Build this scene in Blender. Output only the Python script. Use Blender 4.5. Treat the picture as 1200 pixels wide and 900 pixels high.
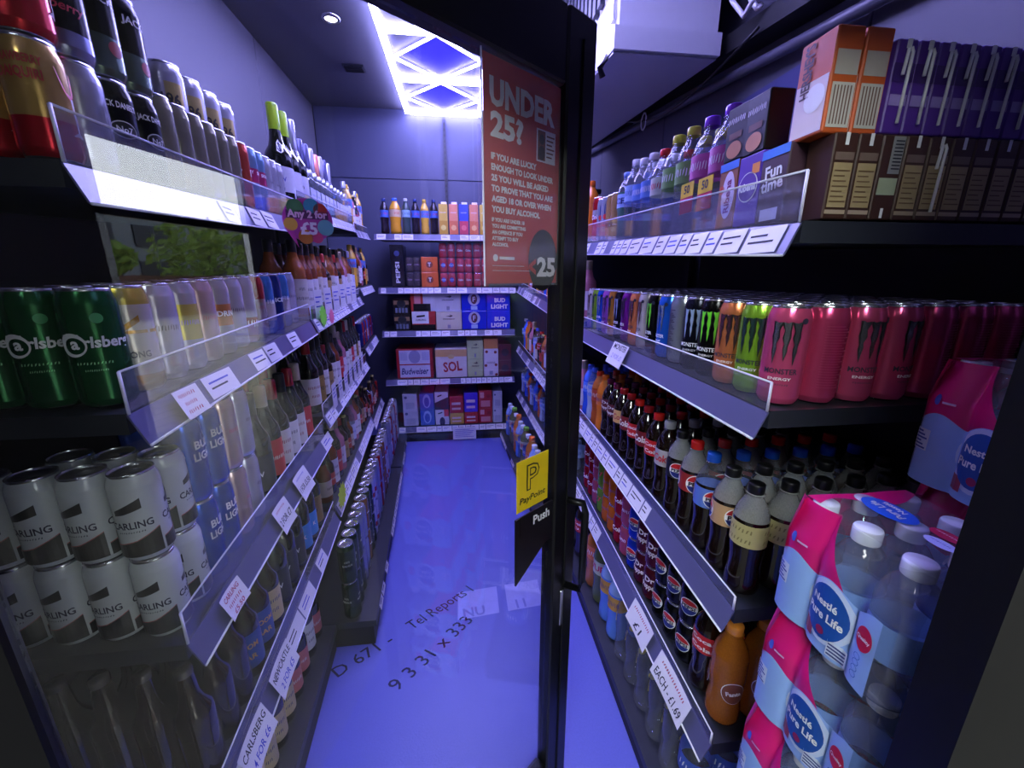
import bpy, math, random
from mathutils import Vector, Matrix
from mathutils.geometry import tessellate_polygon
random.seed(7)
for o in list(bpy.data.objects): bpy.data.objects.remove(o)
SC = bpy.context.scene
COL = SC.collection
H = 1.45                     # camera height above the floor; heights below are written as H + offset
PI = math.pi

# ------------------------------------------------------------------ camera
cd = bpy.data.cameras.new('camera'); cam = bpy.data.objects.new('camera', cd); COL.objects.link(cam)
cd.sensor_fit = 'HORIZONTAL'; cd.sensor_width = 36.0; cd.lens = 36.0*470/1200; cd.clip_start = 0.02
cam.location = (0, 0, H)
cam.rotation_euler = (math.radians(90-14.78), 0, math.radians(-7.037))
SC.camera = cam
# ------------------------------------------------------------------ exposure, world
SC.view_settings.view_transform = 'Standard'; SC.view_settings.look = 'None'
SC.view_settings.exposure = 0.15; SC.view_settings.gamma = 1.0; SC.view_settings.use_curve_mapping = False
SC.cycles.transparent_max_bounces = 24; SC.cycles.max_bounces = 10
W = bpy.data.worlds.new('sky'); SC.world = W; W.use_nodes = True
wn = W.node_tree; bgn = wn.nodes['Background']
sky = wn.nodes.new('ShaderNodeTexSky'); sky.sky_type = 'HOSEK_WILKIE'; sky.turbidity = 8; sky.ground_albedo = .4
sky.sun_direction = (.3, -.5, .8)
wn.links.new(sky.outputs[0], bgn.inputs[0]); bgn.inputs[1].default_value = 22
LED = (0.41, 0.38, 1.0)      # colour of the violet-white LED tubes
LED_POWER = 50
SHOP_POWER = 37.0

# ------------------------------------------------------------------ materials
def lin(c):
    return tuple(((v/255)/12.92 if v/255 <= .04045 else ((v/255+.055)/1.055)**2.4) for v in c)
MATS = {}
def M(name, c=(200, 200, 200), rough=.45, metal=0., coat=0., var=.06, scale=30., bump=0., emit=None, estr=0., ior=1.5, spec=.5):
    if name in MATS: return MATS[name]
    m = bpy.data.materials.new(name); m.use_nodes = True; nt = m.node_tree; b = nt.nodes['Principled BSDF']
    col = lin(c)
    tc = nt.nodes.new('ShaderNodeTexCoord'); nz = nt.nodes.new('ShaderNodeTexNoise'); nz.inputs['Scale'].default_value = scale
    nt.links.new(tc.outputs['Object'], nz.inputs['Vector'])
    mx = nt.nodes.new('ShaderNodeMix'); mx.data_type = 'RGBA'
    mx.inputs[6].default_value = (*[v*(1-var) for v in col], 1); mx.inputs[7].default_value = (*[min(1, v*(1+var)) for v in col], 1)
    nt.links.new(nz.outputs[0], mx.inputs[0]); nt.links.new(mx.outputs[2], b.inputs['Base Color'])
    b.inputs['Roughness'].default_value = rough; b.inputs['Metallic'].default_value = metal
    b.inputs['Coat Weight'].default_value = coat; b.inputs['Coat Roughness'].default_value = .08; b.inputs['IOR'].default_value = ior
    b.inputs['Specular IOR Level'].default_value = spec
    if bump:
        bn = nt.nodes.new('ShaderNodeBump'); bn.inputs['Strength'].default_value = bump; bn.inputs['Distance'].default_value = .004
        nt.links.new(nz.outputs[0], bn.inputs['Height']); nt.links.new(bn.outputs[0], b.inputs['Normal'])
    if emit:
        b.inputs['Emission Color'].default_value = (*emit, 1); b.inputs['Emission Strength'].default_value = estr
    MATS[name] = m; return m
def MC(name, tint=(.93, .94, .96), ior=1.45, rough=.03, diff=0., dcol=(.8, .8, .9)):
    """clear sheet: transparent with a Fresnel gloss, a little milky where diff > 0"""
    if name in MATS: return MATS[name]
    m = bpy.data.materials.new(name); m.use_nodes = True; nt = m.node_tree; nt.nodes.clear()
    out = nt.nodes.new('ShaderNodeOutputMaterial'); tr = nt.nodes.new('ShaderNodeBsdfTransparent'); gl = nt.nodes.new('ShaderNodeBsdfGlossy')
    fr = nt.nodes.new('ShaderNodeFresnel'); mx = nt.nodes.new('ShaderNodeMixShader')
    tr.inputs[0].default_value = (*tint, 1); gl.inputs['Roughness'].default_value = rough
    ge = nt.nodes.new('ShaderNodeNewGeometry'); mi_ = nt.nodes.new('ShaderNodeMapRange'); mi_.inputs[3].default_value = ior; mi_.inputs[4].default_value = 1/ior
    nt.links.new(ge.outputs['Backfacing'], mi_.inputs[0]); nt.links.new(mi_.outputs[0], fr.inputs[0])   # same gloss on both faces of a thin sheet
    nt.links.new(fr.outputs[0], mx.inputs[0]); nt.links.new(mx.outputs[0], out.inputs[0])
    src = tr
    if diff:
        df = nt.nodes.new('ShaderNodeBsdfDiffuse'); df.inputs[0].default_value = (*dcol, 1)
        m2 = nt.nodes.new('ShaderNodeMixShader'); nz = nt.nodes.new('ShaderNodeTexNoise'); nz.inputs['Scale'].default_value = 40
        mr = nt.nodes.new('ShaderNodeMapRange'); mr.inputs[3].default_value = diff*.7; mr.inputs[4].default_value = diff*1.3
        nt.links.new(nz.outputs[0], mr.inputs[0]); nt.links.new(mr.outputs[0], m2.inputs[0])
        nt.links.new(tr.outputs[0], m2.inputs[1]); nt.links.new(df.outputs[0], m2.inputs[2]); src = m2
    nt.links.new(src.outputs[0], mx.inputs[1]); nt.links.new(gl.outputs[0], mx.inputs[2])
    MATS[name] = m; return m
MC('door_glass', (.95, .96, .96), 1.52, .0)
MC('acrylic', (.90, .91, .95), 1.45, .04, .05)
MC('clear_pet', (.88, .90, .93), 1.45, .06, .05)
MC('grey_pet', (.55, .56, .57), 1.45, .06, .30, (.55, .57, .57))
MC('film', (.94, .95, .97), 1.4, .12, .06)
MC('clear_glass', (.86, .90, .92), 1.5, .02, .04)
MC('amber_pet', (.75, .30, .05), 1.4, .05, .55, (.55, .18, .02))
def mcol(name):
    """materials named c_R_G_B[_finish] are made on demand"""
    if name in MATS: return MATS[name]
    p = name.split('_'); c = tuple(int(v) for v in p[1:4]); fin = p[4] if len(p) > 4 else 'p'
    kw = {'p': dict(rough=.45), 'g': dict(rough=.22, coat=.3), 'k': dict(rough=.2, metal=.6), 'm': dict(rough=.25, metal=.9), 't': dict(rough=.8)}[fin]
    return M(name, c, **kw)
def g(c): return mcol(c) if c.startswith('c_') else MATS[c]
M('alu', (205, 205, 210), .25, .95); M('black_steel', (16, 16, 19), .32, .3, var=.2); M('black_matt', (12, 12, 14), .6)
M('shelf_dark', (44, 47, 56), .45, .2, var=.15); M('strip', (86, 86, 124), .3, .0, var=.03); M('ticket', (222, 220, 228), .55, var=.02)
M('edge', (225, 225, 245), .3); M('ink', (28, 26, 50), .7); M('ink_red', (170, 40, 80), .7); M('ink_blue', (60, 70, 190), .7)
M('cola', (20, 9, 6), .06, coat=.6); M('dark_glass', (10, 14, 12), .05, coat=.7); M('brown_glass', (34, 17, 6), .05, coat=.7)
M('green_glass', (16, 40, 20), .05, coat=.7); M('white', (238, 238, 240), .4); M('blackp', (14, 14, 16), .35)
M('wall_paint', (82, 82, 94), .55, var=.03, scale=3); M('back_paint', (68, 72, 98), .5, var=.05, scale=3); M('ceil_paint', (96, 97, 106), .7, var=.05, scale=5)
M('wall_panel', (70, 72, 120), .5, var=.05)

# ------------------------------------------------------------------ mesh builder
TXT = {}
def text2d(s, bold=0., space=1.0):
    k = (s, bold, space)
    if k in TXT: return TXT[k]
    cu = bpy.data.curves.new('t', 'FONT'); cu.body = s; cu.size = 1; cu.align_x = 'CENTER'; cu.align_y = 'CENTER'
    cu.resolution_u = 2; cu.offset = bold; cu.space_character = space; cu.fill_mode = 'FRONT'
    ob = bpy.data.objects.new('t', cu); COL.objects.link(ob)
    dg = bpy.context.evaluated_depsgraph_get(); me = bpy.data.meshes.new_from_object(ob.evaluated_get(dg))
    v = [(a.co.x, a.co.y) for a in me.vertices]; f = [tuple(p.vertices) for p in me.polygons]
    bpy.data.objects.remove(ob); bpy.data.curves.remove(cu); bpy.data.meshes.remove(me)
    if v:
        cx = (min(a[0] for a in v)+max(a[0] for a in v))/2; cy = (min(a[1] for a in v)+max(a[1] for a in v))/2
        v = [(a-cx, b-cy) for a, b in v]
    w = (max(a[0] for a in v)-min(a[0] for a in v)) if v else 0
    TXT[k] = (v, f, w); return TXT[k]
def cyl(R, z=0., a=0., e=.0006):
    return lambda u, v: Vector(((R+e)*math.sin(a+u/R), -(R+e)*math.cos(a+u/R), z+v))
def flat(o, ux, uy, e=.0008):
    o, ux, uy = Vector(o), Vector(ux).normalized(), Vector(uy).normalized(); n = ux.cross(uy)
    return lambda u, v: o+ux*u+uy*v+n*e
class MB:
    def __init__(s): s.v = []; s.f = []; s.m = []; s.sm = []; s.mats = []
    def mi(s, m):
        m = g(m) if isinstance(m, str) else m
        if m not in s.mats: s.mats.append(m)
        return s.mats.index(m)
    def add(s, vs, fs, m, smooth=False):
        b = len(s.v); s.v += [tuple(v) for v in vs]; i = s.mi(m)
        for f in fs: s.f.append(tuple(b+k for k in f)); s.m.append(i); s.sm.append(smooth)
        return s
    def hexa(s, p, m, mtop=None):
        """p: bottom ring of 4 then top ring of 4"""
        fs = [(0, 3, 2, 1), (0, 1, 5, 4), (1, 2, 6, 5), (2, 3, 7, 6), (3, 0, 4, 7)]
        s.add(p, fs, m); return s.add(p[4:], [(0, 1, 2, 3)], mtop or m)
    def box(s, a, b, m):
        (x0, y0, z0), (x1, y1, z1) = a, b
        return s.hexa([(x0, y0, z0), (x1, y0, z0), (x1, y1, z0), (x0, y1, z0), (x0, y0, z1), (x1, y0, z1), (x1, y1, z1), (x0, y1, z1)], m)
    def bbox(s, a, b, m, bv=.003):
        """box with chamfered vertical edges and top/bottom edges"""
        (x0, y0, z0), (x1, y1, z1) = a, b
        def ring(i, z): return [(x0+bv+i, y0+i, z), (x1-bv-i, y0+i, z), (x1-i, y0+bv+i, z), (x1-i, y1-bv-i, z), (x1-bv-i, y1-i, z), (x0+bv+i, y1-i, z), (x0+i, y1-bv-i, z), (x0+i, y0+bv+i, z)]
        vs = ring(bv*.7, z0)+ring(0, z0+bv)+ring(0, z1-bv)+ring(bv*.7, z1)
        fs = [tuple(range(7, -1, -1)), tuple(range(24, 32))]
        for r in range(3):
            for i in range(8): j = (i+1) % 8; fs.append((r*8+i, r*8+j, r*8+8+j, r*8+8+i))
        return s.add(vs, fs, m)
    def lathe(s, segs, n=24, o=(0, 0, 0)):
        for m, pr in segs:
            vs = []; fs = []; k = len(pr)
            for i in range(n):
                a = 2*PI*i/n; ca, sa = math.cos(a), math.sin(a)
                vs += [(o[0]+r*ca, o[1]+r*sa, o[2]+z) for r, z in pr]
            for i in range(n):
                j = (i+1) % n
                for q in range(k-1):
                    if pr[q][0] == 0: fs.append((i*k+q, j*k+q+1, i*k+q+1))
                    elif pr[q+1][0] == 0: fs.append((i*k+q, j*k+q, i*k+q+1))
                    else: fs.append((i*k+q, j*k+q, j*k+q+1, i*k+q+1))
            s.add(vs, fs, m, True)
        return s
    def text(s, t, size, mp, m, u=0., v=0., bold=.02, shear=0., rot=0., sx=1., width=None, space=1.):
        if t.startswith('#'):            # print too small to read in the photograph: a row of short strokes
            n = 2*len(t)+1; w = width or size*.5*len(t); st = w/n
            for i in range(n):
                a = u-w/2+st*i; k = (i*7+len(t)) % 5
                if abs(rot) > 1: s.rect(u-size*.3, v+(a-u), u+size*.3, v+(a-u)+st*.5, mp, m, 3)
                else: s.poly([(a, v-size*(.26+.07*(k % 2))), (a+st*.42, v-size*(.30-.05*k)), (a+st*(.75 if k > 2 else .5), v+size*(.20+.05*k)), (a+st*.2, v+size*(.32-.04*k))], mp, m)
            return s
        vv, ff, w = text2d(t, bold, space)
        if width: sx = width/(w*size)
        c, sn = math.cos(rot), math.sin(rot); out = []
        for a, b in vv:
            x, y = (a+shear*b)*size*sx, b*size
            out.append(mp(u+x*c-y*sn, v+x*sn+y*c))
        return s.add(out, ff, m)
    def cols(s, cs, mp, m):
        vs = []; fs = []
        for u, a, b in cs: vs += [mp(u, a), mp(u, b)]
        for i in range(len(cs)-1): fs.append((2*i, 2*i+2, 2*i+3, 2*i+1))
        return s.add(vs, fs, m)
    def rect(s, u0, v0, u1, v1, mp, m, n=1):
        return s.cols([(u0+(u1-u0)*i/n, v0, v1) for i in range(n+1)], mp, m)
    def disc(s, u, v, r, mp, m, ry=None, lo=-1., hi=1., n=14, rot=0):
        ry = ry or r; cs = []
        for i in range(n+1):
            t = -math.cos(PI*i/n); h = math.sqrt(max(0, 1-t*t)); cs.append((u+r*t, v+ry*max(lo, min(hi, -h)), v+ry*max(lo, min(hi, h))))
        return s.cols(cs, mp, m)
    def poly(s, pts, mp, m):
        t = tessellate_polygon([[Vector((a, b, 0)) for a, b in pts]])
        return s.add([mp(a, b) for a, b in pts], [tuple(x) for x in t], m)
    def tube(s, pts, r, m, n=8, cap=True):
        pts = [Vector(p) for p in pts]; vs = []; fs = []
        for i, p in enumerate(pts):
            d = (pts[min(i+1, len(pts)-1)]-pts[max(i-1, 0)]).normalized()
            a = d.cross(Vector((0, 0, 1)) if abs(d.z) < .9 else Vector((1, 0, 0))).normalized(); b = d.cross(a)
            for k in range(n): t = 2*PI*k/n; vs.append(p+a*r*math.cos(t)+b*r*math.sin(t))
        for i in range(len(pts)-1):
            for k in range(n): j = (k+1) % n; fs.append((i*n+k, i*n+j, i*n+n+j, i*n+n+k))
        if cap: fs += [tuple(range(n-1, -1, -1)), tuple(range((len(pts)-1)*n, len(pts)*n))]
        return s.add(vs, fs, m, True)
    def mesh(s, name):
        me = bpy.data.meshes.new(name); me.from_pydata(s.v, [], s.f)
        for m in s.mats: me.materials.append(m)
        me.polygons.foreach_set('material_index', s.m); me.polygons.foreach_set('use_smooth', s.sm); me.update()
        return me
    def obj(s, name, parent=None, loc=None, rz=0.): return mk(name, s.mesh(name), parent, loc, rz)
def mk(name, me, parent=None, loc=None, rz=0.):
    o = bpy.data.objects.new(name, me); COL.objects.link(o)
    if parent: o.parent = parent
    if loc is not None: o.location = loc
    if rz: o.rotation_euler[2] = rz
    return o
def tag(o, label, cat=None, group=None):
    o['label'] = label
    if cat: o['category'] = cat
    if group: o['group'] = group
    return o
def struct(o, label=None):
    o['kind'] = 'structure'
    if label: o['label'] = label
    return o
def empty(name, loc=(0, 0, 0), rz=0): return mk(name, None, None, loc, rz)

# ------------------------------------------------------------------ the cold room shell
CZ = H+1.415; XL, XR, YB = -1.2, 1.1, 4.05
fl = M('floor_paint', (96, 101, 190), .38, var=.10, scale=160, bump=.12)
struct(MB().box((-1.3, .15, -.06), (1.25, 4.2, 0), 'floor_paint').obj('floor'), 'blue painted cold room floor')
c = MB().box((-1.3, .2, CZ), (1.25, 4.2, CZ+.1), 'ceil_paint').obj('ceiling'); struct(c, 'grey painted ceiling')
wl = MB()
joints = [.4, 1.85, 3.05, 4.05]
wlo = struct(MB().box((XL-.12, .2, 0), (XL-.03, 4.2, CZ), 'black_matt').obj('wall_left'), 'pale panelled wall behind the left shelves')
for a, b in zip(joints, joints[1:]): MB().bbox((XL-.03, a+.004, 0), (XL, b-.004, CZ-.002), 'wall_paint', .004).obj('panel', wlo)
wro = struct(MB().box((XR+.03, .2, 0), (XR+.12, 4.2, CZ), 'black_matt').obj('wall_right'), 'pale panelled wall behind the right shelves')
for a, b in ((.3, 1.15), (1.15, 2.3), (2.3, 3.3), (3.3, 4.05)): MB().bbox((XR, a+.003, 0), (XR+.03, b-.003, CZ-.002), 'wall_paint', .004).obj('panel', wro)
MB().box((XR-.006, 1.2, H+.42), (XR+.001, 1.95, H+.66), 'wall_panel').obj('patch_panel', wro)
wbo = struct(MB().box((-1.3, YB+.03, 0), (1.25, YB+.12, CZ), 'black_matt').obj('wall_back'), 'blue grey panelled back wall')
for x0, x1 in ((-1.2, -.1), (-.1, 1.1)):
    for z0, z1 in ((0, H+.86), (H+.86, CZ)): MB().bbox((x0+.003, YB, z0+.002), (x1-.003, YB+.03, z1-.003), 'back_paint', .003).obj('panel', wbo)
# slotted upright post of the back shelving, above the shelves
pm = MB().box((-.118, YB-.03, H+.3), (-.092, YB-.001, H+1.36), 'shelf_dark')
for i in range(16): pm.box((-.112, YB-.032, H+.62+i*.045), (-.098, YB-.029, H+.64+i*.045), 'black_matt')
tag(pm.obj('slotted_post'), 'slotted metal post on the back wall above the bottles', 'post')

# ceiling: LED frame with blue diamonds, downlight, vent
led = M('led_tube', (235, 235, 250), .4, emit=LED, estr=LED_POWER)
blu = M('led_blue', (30, 30, 220), .4, emit=(.035, .02, 1.0), estr=.75)
gre = M('led_tray', (34, 34, 52), .6)
lamp = empty('ceiling_light', (-.1, 2.2, CZ)); tag(lamp, 'large white LED ceiling frame with blue diamond panels', 'light')
MB().box((-.33, -1.2, -.02), (.33, 1.8, -.001), 'led_tray').obj('tray', lamp)
for x in (-.31, .31): MB().box((x-.018, -1.2, -.05), (x+.018, 1.8, -.021), 'led_tube').obj('tube', lamp)
for i in range(6):
    y = -1.2+.6*i
    MB().box((-.285, y-.019, -.05), (.285, y+.019, -.021), 'led_tube').obj('tube', lamp)
    if i < 5:
        cy = y+.3
        MB().hexa([(-.24, cy, -.03), (0, cy-.24, -.03), (.24, cy, -.03), (0, cy+.24, -.03), (-.24, cy, -.0205), (0, cy-.24, -.0205), (.24, cy, -.0205), (0, cy+.24, -.0205)], 'led_blue').obj('blue_panel', lamp)
        for sx, sy in ((1, 1), (1, -1), (-1, 1), (-1, -1)):
            MB().tube([(sx*.275, cy+sy*.012, -.04), (sx*.012, cy+sy*.27, -.04)], .008, 'led_tube', 6).obj('thin_tube', lamp)
dl = empty('downlight', (-.68, 2.81, CZ)); tag(dl, 'round chrome recessed downlight in the grey ceiling', 'light')
MB().lathe([('alu', [(.032, -.002), (.036, -.012), (.05, -.008), (.052, -.001)])]).obj('trim_ring', dl)
M('bulb', (255, 240, 225), .4, emit=(1, .95, .95), estr=30)
MB().lathe([('bulb', [(0, -.006), (.02, -.008), (.031, -.004)])]).obj('bulb', dl)
vt = empty('ceiling_vent', (-.69, 3.36, CZ)); tag(vt, 'small dark grille set in the ceiling', 'vent')
MB().box((-.07, -.045, -.012), (.07, .045, -.001), 'shelf_dark').obj('frame', vt)
for i in range(4): MB().box((-.06, -.034+i*.02, -.018), (.06, -.024+i*.02, -.0125), 'black_matt').obj('slat', vt)

# evaporator (cooling unit) hung under the ceiling, right
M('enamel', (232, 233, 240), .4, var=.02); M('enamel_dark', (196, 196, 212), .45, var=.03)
ev = empty('cooling_unit', (0, 0, H)); tag(ev, 'white enamelled cooling unit hung under the ceiling at the right', 'cooling unit')
def skew(x0, x1, y0, y1, z0n, z0f, z1): return [(x0, y0, z0n), (x1, y0, z0n), (x1, y1, z0f), (x0, y1, z0f), (x0, y0, z1), (x1, y0, z1), (x1, y1, z1), (x0, y1, z1)]
MB().hexa(skew(.585, .96, 1.64, 3.2, .87, .98, 1.40), 'enamel').obj('housing', ev)
MB().hexa([(.565, 1.625, .79), (.97, 1.625, .79), (.97, 3.22, .93), (.565, 3.22, .93), (.565, 1.625, .862), (.97, 1.625, .862), (.97, 3.22, .974), (.565, 3.22, .974)], 'enamel').obj('drip_tray', ev)
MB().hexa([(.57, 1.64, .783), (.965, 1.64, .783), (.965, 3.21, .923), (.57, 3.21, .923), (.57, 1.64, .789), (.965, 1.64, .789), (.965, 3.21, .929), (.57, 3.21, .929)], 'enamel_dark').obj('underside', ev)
for i in range(14): MB().box((.565, 1.75+i*.06, 1.02), (.584, 1.785+i*.06, 1.36), 'shelf_dark').obj('louvre', ev)
MB().box((.571, 1.67, .90), (.584, 1.70, 1.3), 'alu').obj('hinge_strip', ev)
MB().tube([(.57, 1.70, .80), (.545, 1.71, .765), (.56, 1.72, .74)], .012, 'blackp').obj('drain_stub', ev)
for z in (.80, .76, .72): pass
# cable tray and cables along the right wall
ct = MB()
ct.hexa([(1.0, 1.25, H+.755), (1.095, 1.25, H+.755), (1.095, 3.6, H+1.04), (1.0, 3.6, H+1.04), (1.0, 1.25, H+.815), (1.095, 1.25, H+.815), (1.095, 3.6, H+1.10), (1.0, 3.6, H+1.10)], 'black_matt')
ct.hexa([(1.0, .5, H+.66), (1.095, .5, H+.66), (1.095, 1.249, H+.755), (1.0, 1.249, H+.755), (1.0, .5, H+.72), (1.095, .5, H+.72), (1.095, 1.249, H+.815), (1.0, 1.249, H+.815)], 'black_matt')
tag(ct.obj('cable_tray'), 'black cable tray running along the right wall under the cooling unit', 'cable tray')
M('pipe_grey', (84, 84, 96), .4)
tag(MB().tube([(1.06, .5, H+.60), (1.06, 1.3, H+.70), (1.06, 2.4, H+.84), (1.06, 3.6, H+.99)], .018, 'pipe_grey').obj('pipe'), 'grey pipe fixed below the black cable tray', 'pipe')
for k, pp in enumerate(([(1.0, 1.62, .965), (1.0, 1.56, .88), (1.0, 1.49, .805), (1.0, 1.43, .84)], [(1.028, 1.56, .95), (1.028, 1.505, .86), (1.026, 1.465, .815), (1.024, 1.44, .81)])):
    tag(MB().tube([(x_-.042, y_, H+z_+.035) for x_, y_, z_ in pp], .008, 'white').obj('hose'), ['farther', 'nearer'][k]+' white hose curving down to the cable tray', 'hose')
pts = [(.988, 1.45+t*1.2, H+.79+t*.13-.10*math.sin(PI*t)) for t in [i/10 for i in range(11)]]
tag(MB().tube(pts, .005, 'blackp').obj('cable'), 'thin black cable sagging beneath the black cable tray', 'cable')
cl = [(.98+.002*i, 2.35, H+.88-.03*i) for i in range(8)]
tag(MB().tube([(.985, 2.3+.03*math.sin(a), H+.80+.04*math.cos(a)) for a in [i*PI/5 for i in range(11)]], .004, 'white').obj('cable_loop'), 'small white cable loop hanging from the cable tray', 'cable')
tp = MB().tube([(.93, 3.1, H+.895), (.93, 3.12, H+.75), (.93, 3.14, H+.45)], .025, 'blackp'); tp.tube([(.93, 3.14, H+.62), (1.05, 3.14, H+.62)], .02, 'blackp')
tag(tp.obj('drain_pipe'), 'black tee-shaped drain pipe below the cooling unit', 'pipe')

# ------------------------------------------------------------------ divider, doorway, shop side and street (seen in the door glass)
HX, HY = -.485, .335
wdir = Vector((.925, -.071, 0)).normalized(); wn_ = Vector((wdir.y, -wdir.x, 0))   # wn_ points to the shop side
def wallseg(a, b, z0, z1, t0, t1, m):
    p = lambda s, t: Vector((HX, HY, 0))+wdir*s+wn_*t
    q = [p(a, t0), p(b, t0), p(b, t1), p(a, t1)]
    return [(*v.xy, z0) for v in q]+[(*v.xy, z1) for v in q]
M('shop_wall', (196, 198, 200), .6, var=.04)
fr = struct(MB().hexa(wallseg(.928, 1.52, 0, H+1.2, .0, .045, 0), 'black_steel').obj('trim_1'), 'black steel door jamb, right of the doorway')
struct(MB().hexa(wallseg(-.14, -.018, 0, H+1.2, -.02, .045, 0), 'black_steel').obj('trim_2'), 'black steel hinge post, left of the doorway')
struct(MB().hexa(wallseg(-.03, .925, H+.50, H+1.2, .0, .045, 0), 'black_steel').obj('trim_3'), 'black header over the doorway')
wd = MB(); wd.hexa(wallseg(-1.2, -.145, 0, CZ, .0, .05, 0), 'black_steel'); wd.hexa(wallseg(1.525, 4.2, 0, CZ, .0, .05, 0), 'shop_wall')
wd.hexa(wallseg(-1.2, 4.2, H+1.2, CZ+.1, .046, .09, 0), 'shop_wall')
struct(wd.obj('wall_front'), 'partition wall between shop and cold room')
M('shop_floor', (120, 116, 112), .5)
struct(MB().box((-2.6, -3.1, -.06), (4.6, .14, -.001), 'shop_floor').obj('floor_shop'), 'grey shop floor')
struct(MB().box((-2.6, -3.1, CZ+.0), (4.6, .19, CZ+.1), 'ceil_paint').obj('ceiling_shop'), 'shop ceiling')
M('shop_dark', (60, 58, 60), .7)
struct(MB().box((-2.7, -3.2, 0), (-2.6, .9, CZ), 'shop_dark').obj('wall_shop_left'))
struct(MB().box((4.6, -3.2, 0), (4.7, .3, CZ), 'shop_dark').obj('wall_shop_right'))
ws = MB().box((-2.6, -3.2, 0), (2.3, -3.1, CZ), 'shop_dark'); ws.box((3.95, -3.2, 0), (4.6, -3.1, CZ), 'shop_dark'); ws.box((2.3, -3.2, H+1.15), (3.95, -3.1, CZ), 'shop_dark')
struct(ws.obj('wall_shop_front'), 'dark shop front wall with an open entrance')
se = MB().box((2.3, -3.14, H+.52), (3.95, -3.08, H+.60), 'black_steel'); se.box((2.3, -3.15, 0), (2.36, -3.08, H+1.15), 'alu'); se.box((3.89, -3.15, 0), (3.95, -3.08, H+1.15), 'alu')
struct(se.obj('door_2'), 'metal entrance frame of the shop')
M('shop_lamp', (240, 240, 240), .4, emit=(.92, 1., .98), estr=SHOP_POWER)
sl = empty('shop_light', (-.5, -1.3, CZ)); tag(sl, 'white ceiling light panel in the shop behind the doorway', 'light')
MB().box((-.62, -.32, -.03), (.62, .32, -.001), 'enamel').obj('frame', sl); MB().box((-.6, -.3, -.036), (.6, .3, -.0305), 'shop_lamp').obj('diffuser', sl)
# street
pv = bpy.data.materials.new('paving'); pv.use_nodes = True; nt = pv.node_tree; bk = nt.nodes.new('ShaderNodeTexBrick'); bk.inputs['Scale'].default_value = 1.2
bk.inputs['Color1'].default_value = (.55, .46, .36, 1); bk.inputs['Color2'].default_value = (.47, .40, .31, 1); bk.inputs['Mortar'].default_value = (.26, .22, .17, 1)
tcn = nt.nodes.new('ShaderNodeTexCoord'); nt.links.new(tcn.outputs['Object'], bk.inputs['Vector']); nt.links.new(bk.outputs[0], nt.nodes['Principled BSDF'].inputs['Base Color']); nt.nodes['Principled BSDF'].inputs['Roughness'].default_value = .8
MATS['paving'] = pv
struct(MB().box((-30, -45, -.1), (60, -3.21, -.03), 'paving').obj('ground'), 'brown brick paving of the street')
M('brickish', (122, 84, 66), .85, var=.3, scale=4)
tag(MB().box((2, -15.3, -.03), (30, -15, 1.55), 'brickish').obj('street_wall'), 'low brown brick wall across the street', 'wall')
M('render_grey', (150, 152, 156), .8); M('pane_dark', (40, 46, 54), .1)
bl = empty('street_building', (0, 0, 0)); tag(bl, 'grey building with bands of windows across the street', 'building')
MB().box((4, -31, -.03), (60, -27, 5.6), 'render_grey').obj('wall', bl)
for i in range(12):
    for j in range(2): MB().box((6+i*4, -26.99, 1.2+j*2.2), (8.8+i*4, -26.9, 2.5+j*2.2), 'pane_dark').obj('window', bl)
M('leaf', (150, 172, 70), .7, var=.4, scale=6); M('bark', (70, 55, 40), .9)
def tree(x, y, hh, r, label):
    t = empty('tree', (x, y, 0)); tag(t, label, 'tree')
    MB().tube([(0, 0, -.03), (.05, 0, hh*.5), (0, 0, hh*.8)], .12, 'bark').obj('trunk', t)
    rnd = random.Random(int(x*10)); mb = MB()
    for k in range(900):
        a, b, q = rnd.random()*2*PI, rnd.uniform(-1, 1), rnd.random()**.4*r
        c = Vector((q*math.cos(a)*math.sqrt(1-b*b)*1.25, q*math.sin(a)*math.sqrt(1-b*b), hh*.75+q*b*.8)); s = rnd.uniform(.12, .3)
        d = Vector((rnd.uniform(-1, 1), rnd.uniform(-1, 1), rnd.uniform(-1, 1))).normalized(); e = d.orthogonal().normalized(); f_ = d.cross(e)
        mb.add([c-e*s, c-f_*s*.5, c+e*s, c+f_*s*.5], [(0, 1, 2, 3)], 'leaf')
    mb.obj('crown', t)['kind'] = 'stuff'
tree(13.4, -18.0, 3.0, .8, 'small green street tree behind the brown street wall'); tree(19.2, -19.0, 3.6, 2.3, 'large round green street tree behind the brown street wall')

# ------------------------------------------------------------------ the glass door, pushed open
DS = .82; P0 = (.242*DS, 1.006*DS); DRZ = math.atan2(.6, .8)
zd = lambda v: H+v*DS
dr = empty('door_1', (P0[0], P0[1], 0), DRZ); struct(dr, 'black framed glass door pushed half open')
S1, S2, S3, S4 = -.020*DS, .082*DS, -1.03*DS, -.95*DS
MB().bbox((S1, -.020, .01), (S2, .020, zd(.55)), 'black_steel', .004).obj('stile', dr)
MB().bbox((S3, -.020, .01), (S4, .020, zd(.55)), 'black_steel', .004).obj('stile', dr)
MB().bbox((S4+.001, -.019, zd(.402)), (S1-.001, .019, zd(.548)), 'black_steel', .004).obj('rail', dr)
MB().bbox((S4+.001, -.019, .012), (S1-.001, .019, .12), 'black_steel', .004).obj('rail', dr)
MB().box((S4+.001, -.003, .121), (S1-.001, .003, zd(.401)), 'door_glass').obj('pane', dr)
MB().box((.024, -.0235, .03), (.028, -.0205, zd(.5)), 'black_matt').obj('groove', dr)
hb = MB(); hv = [(-.165, -.60), (-.02, -.60), (-.02, -.72), (-.05, -.72), (-.165, -.80)]
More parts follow.
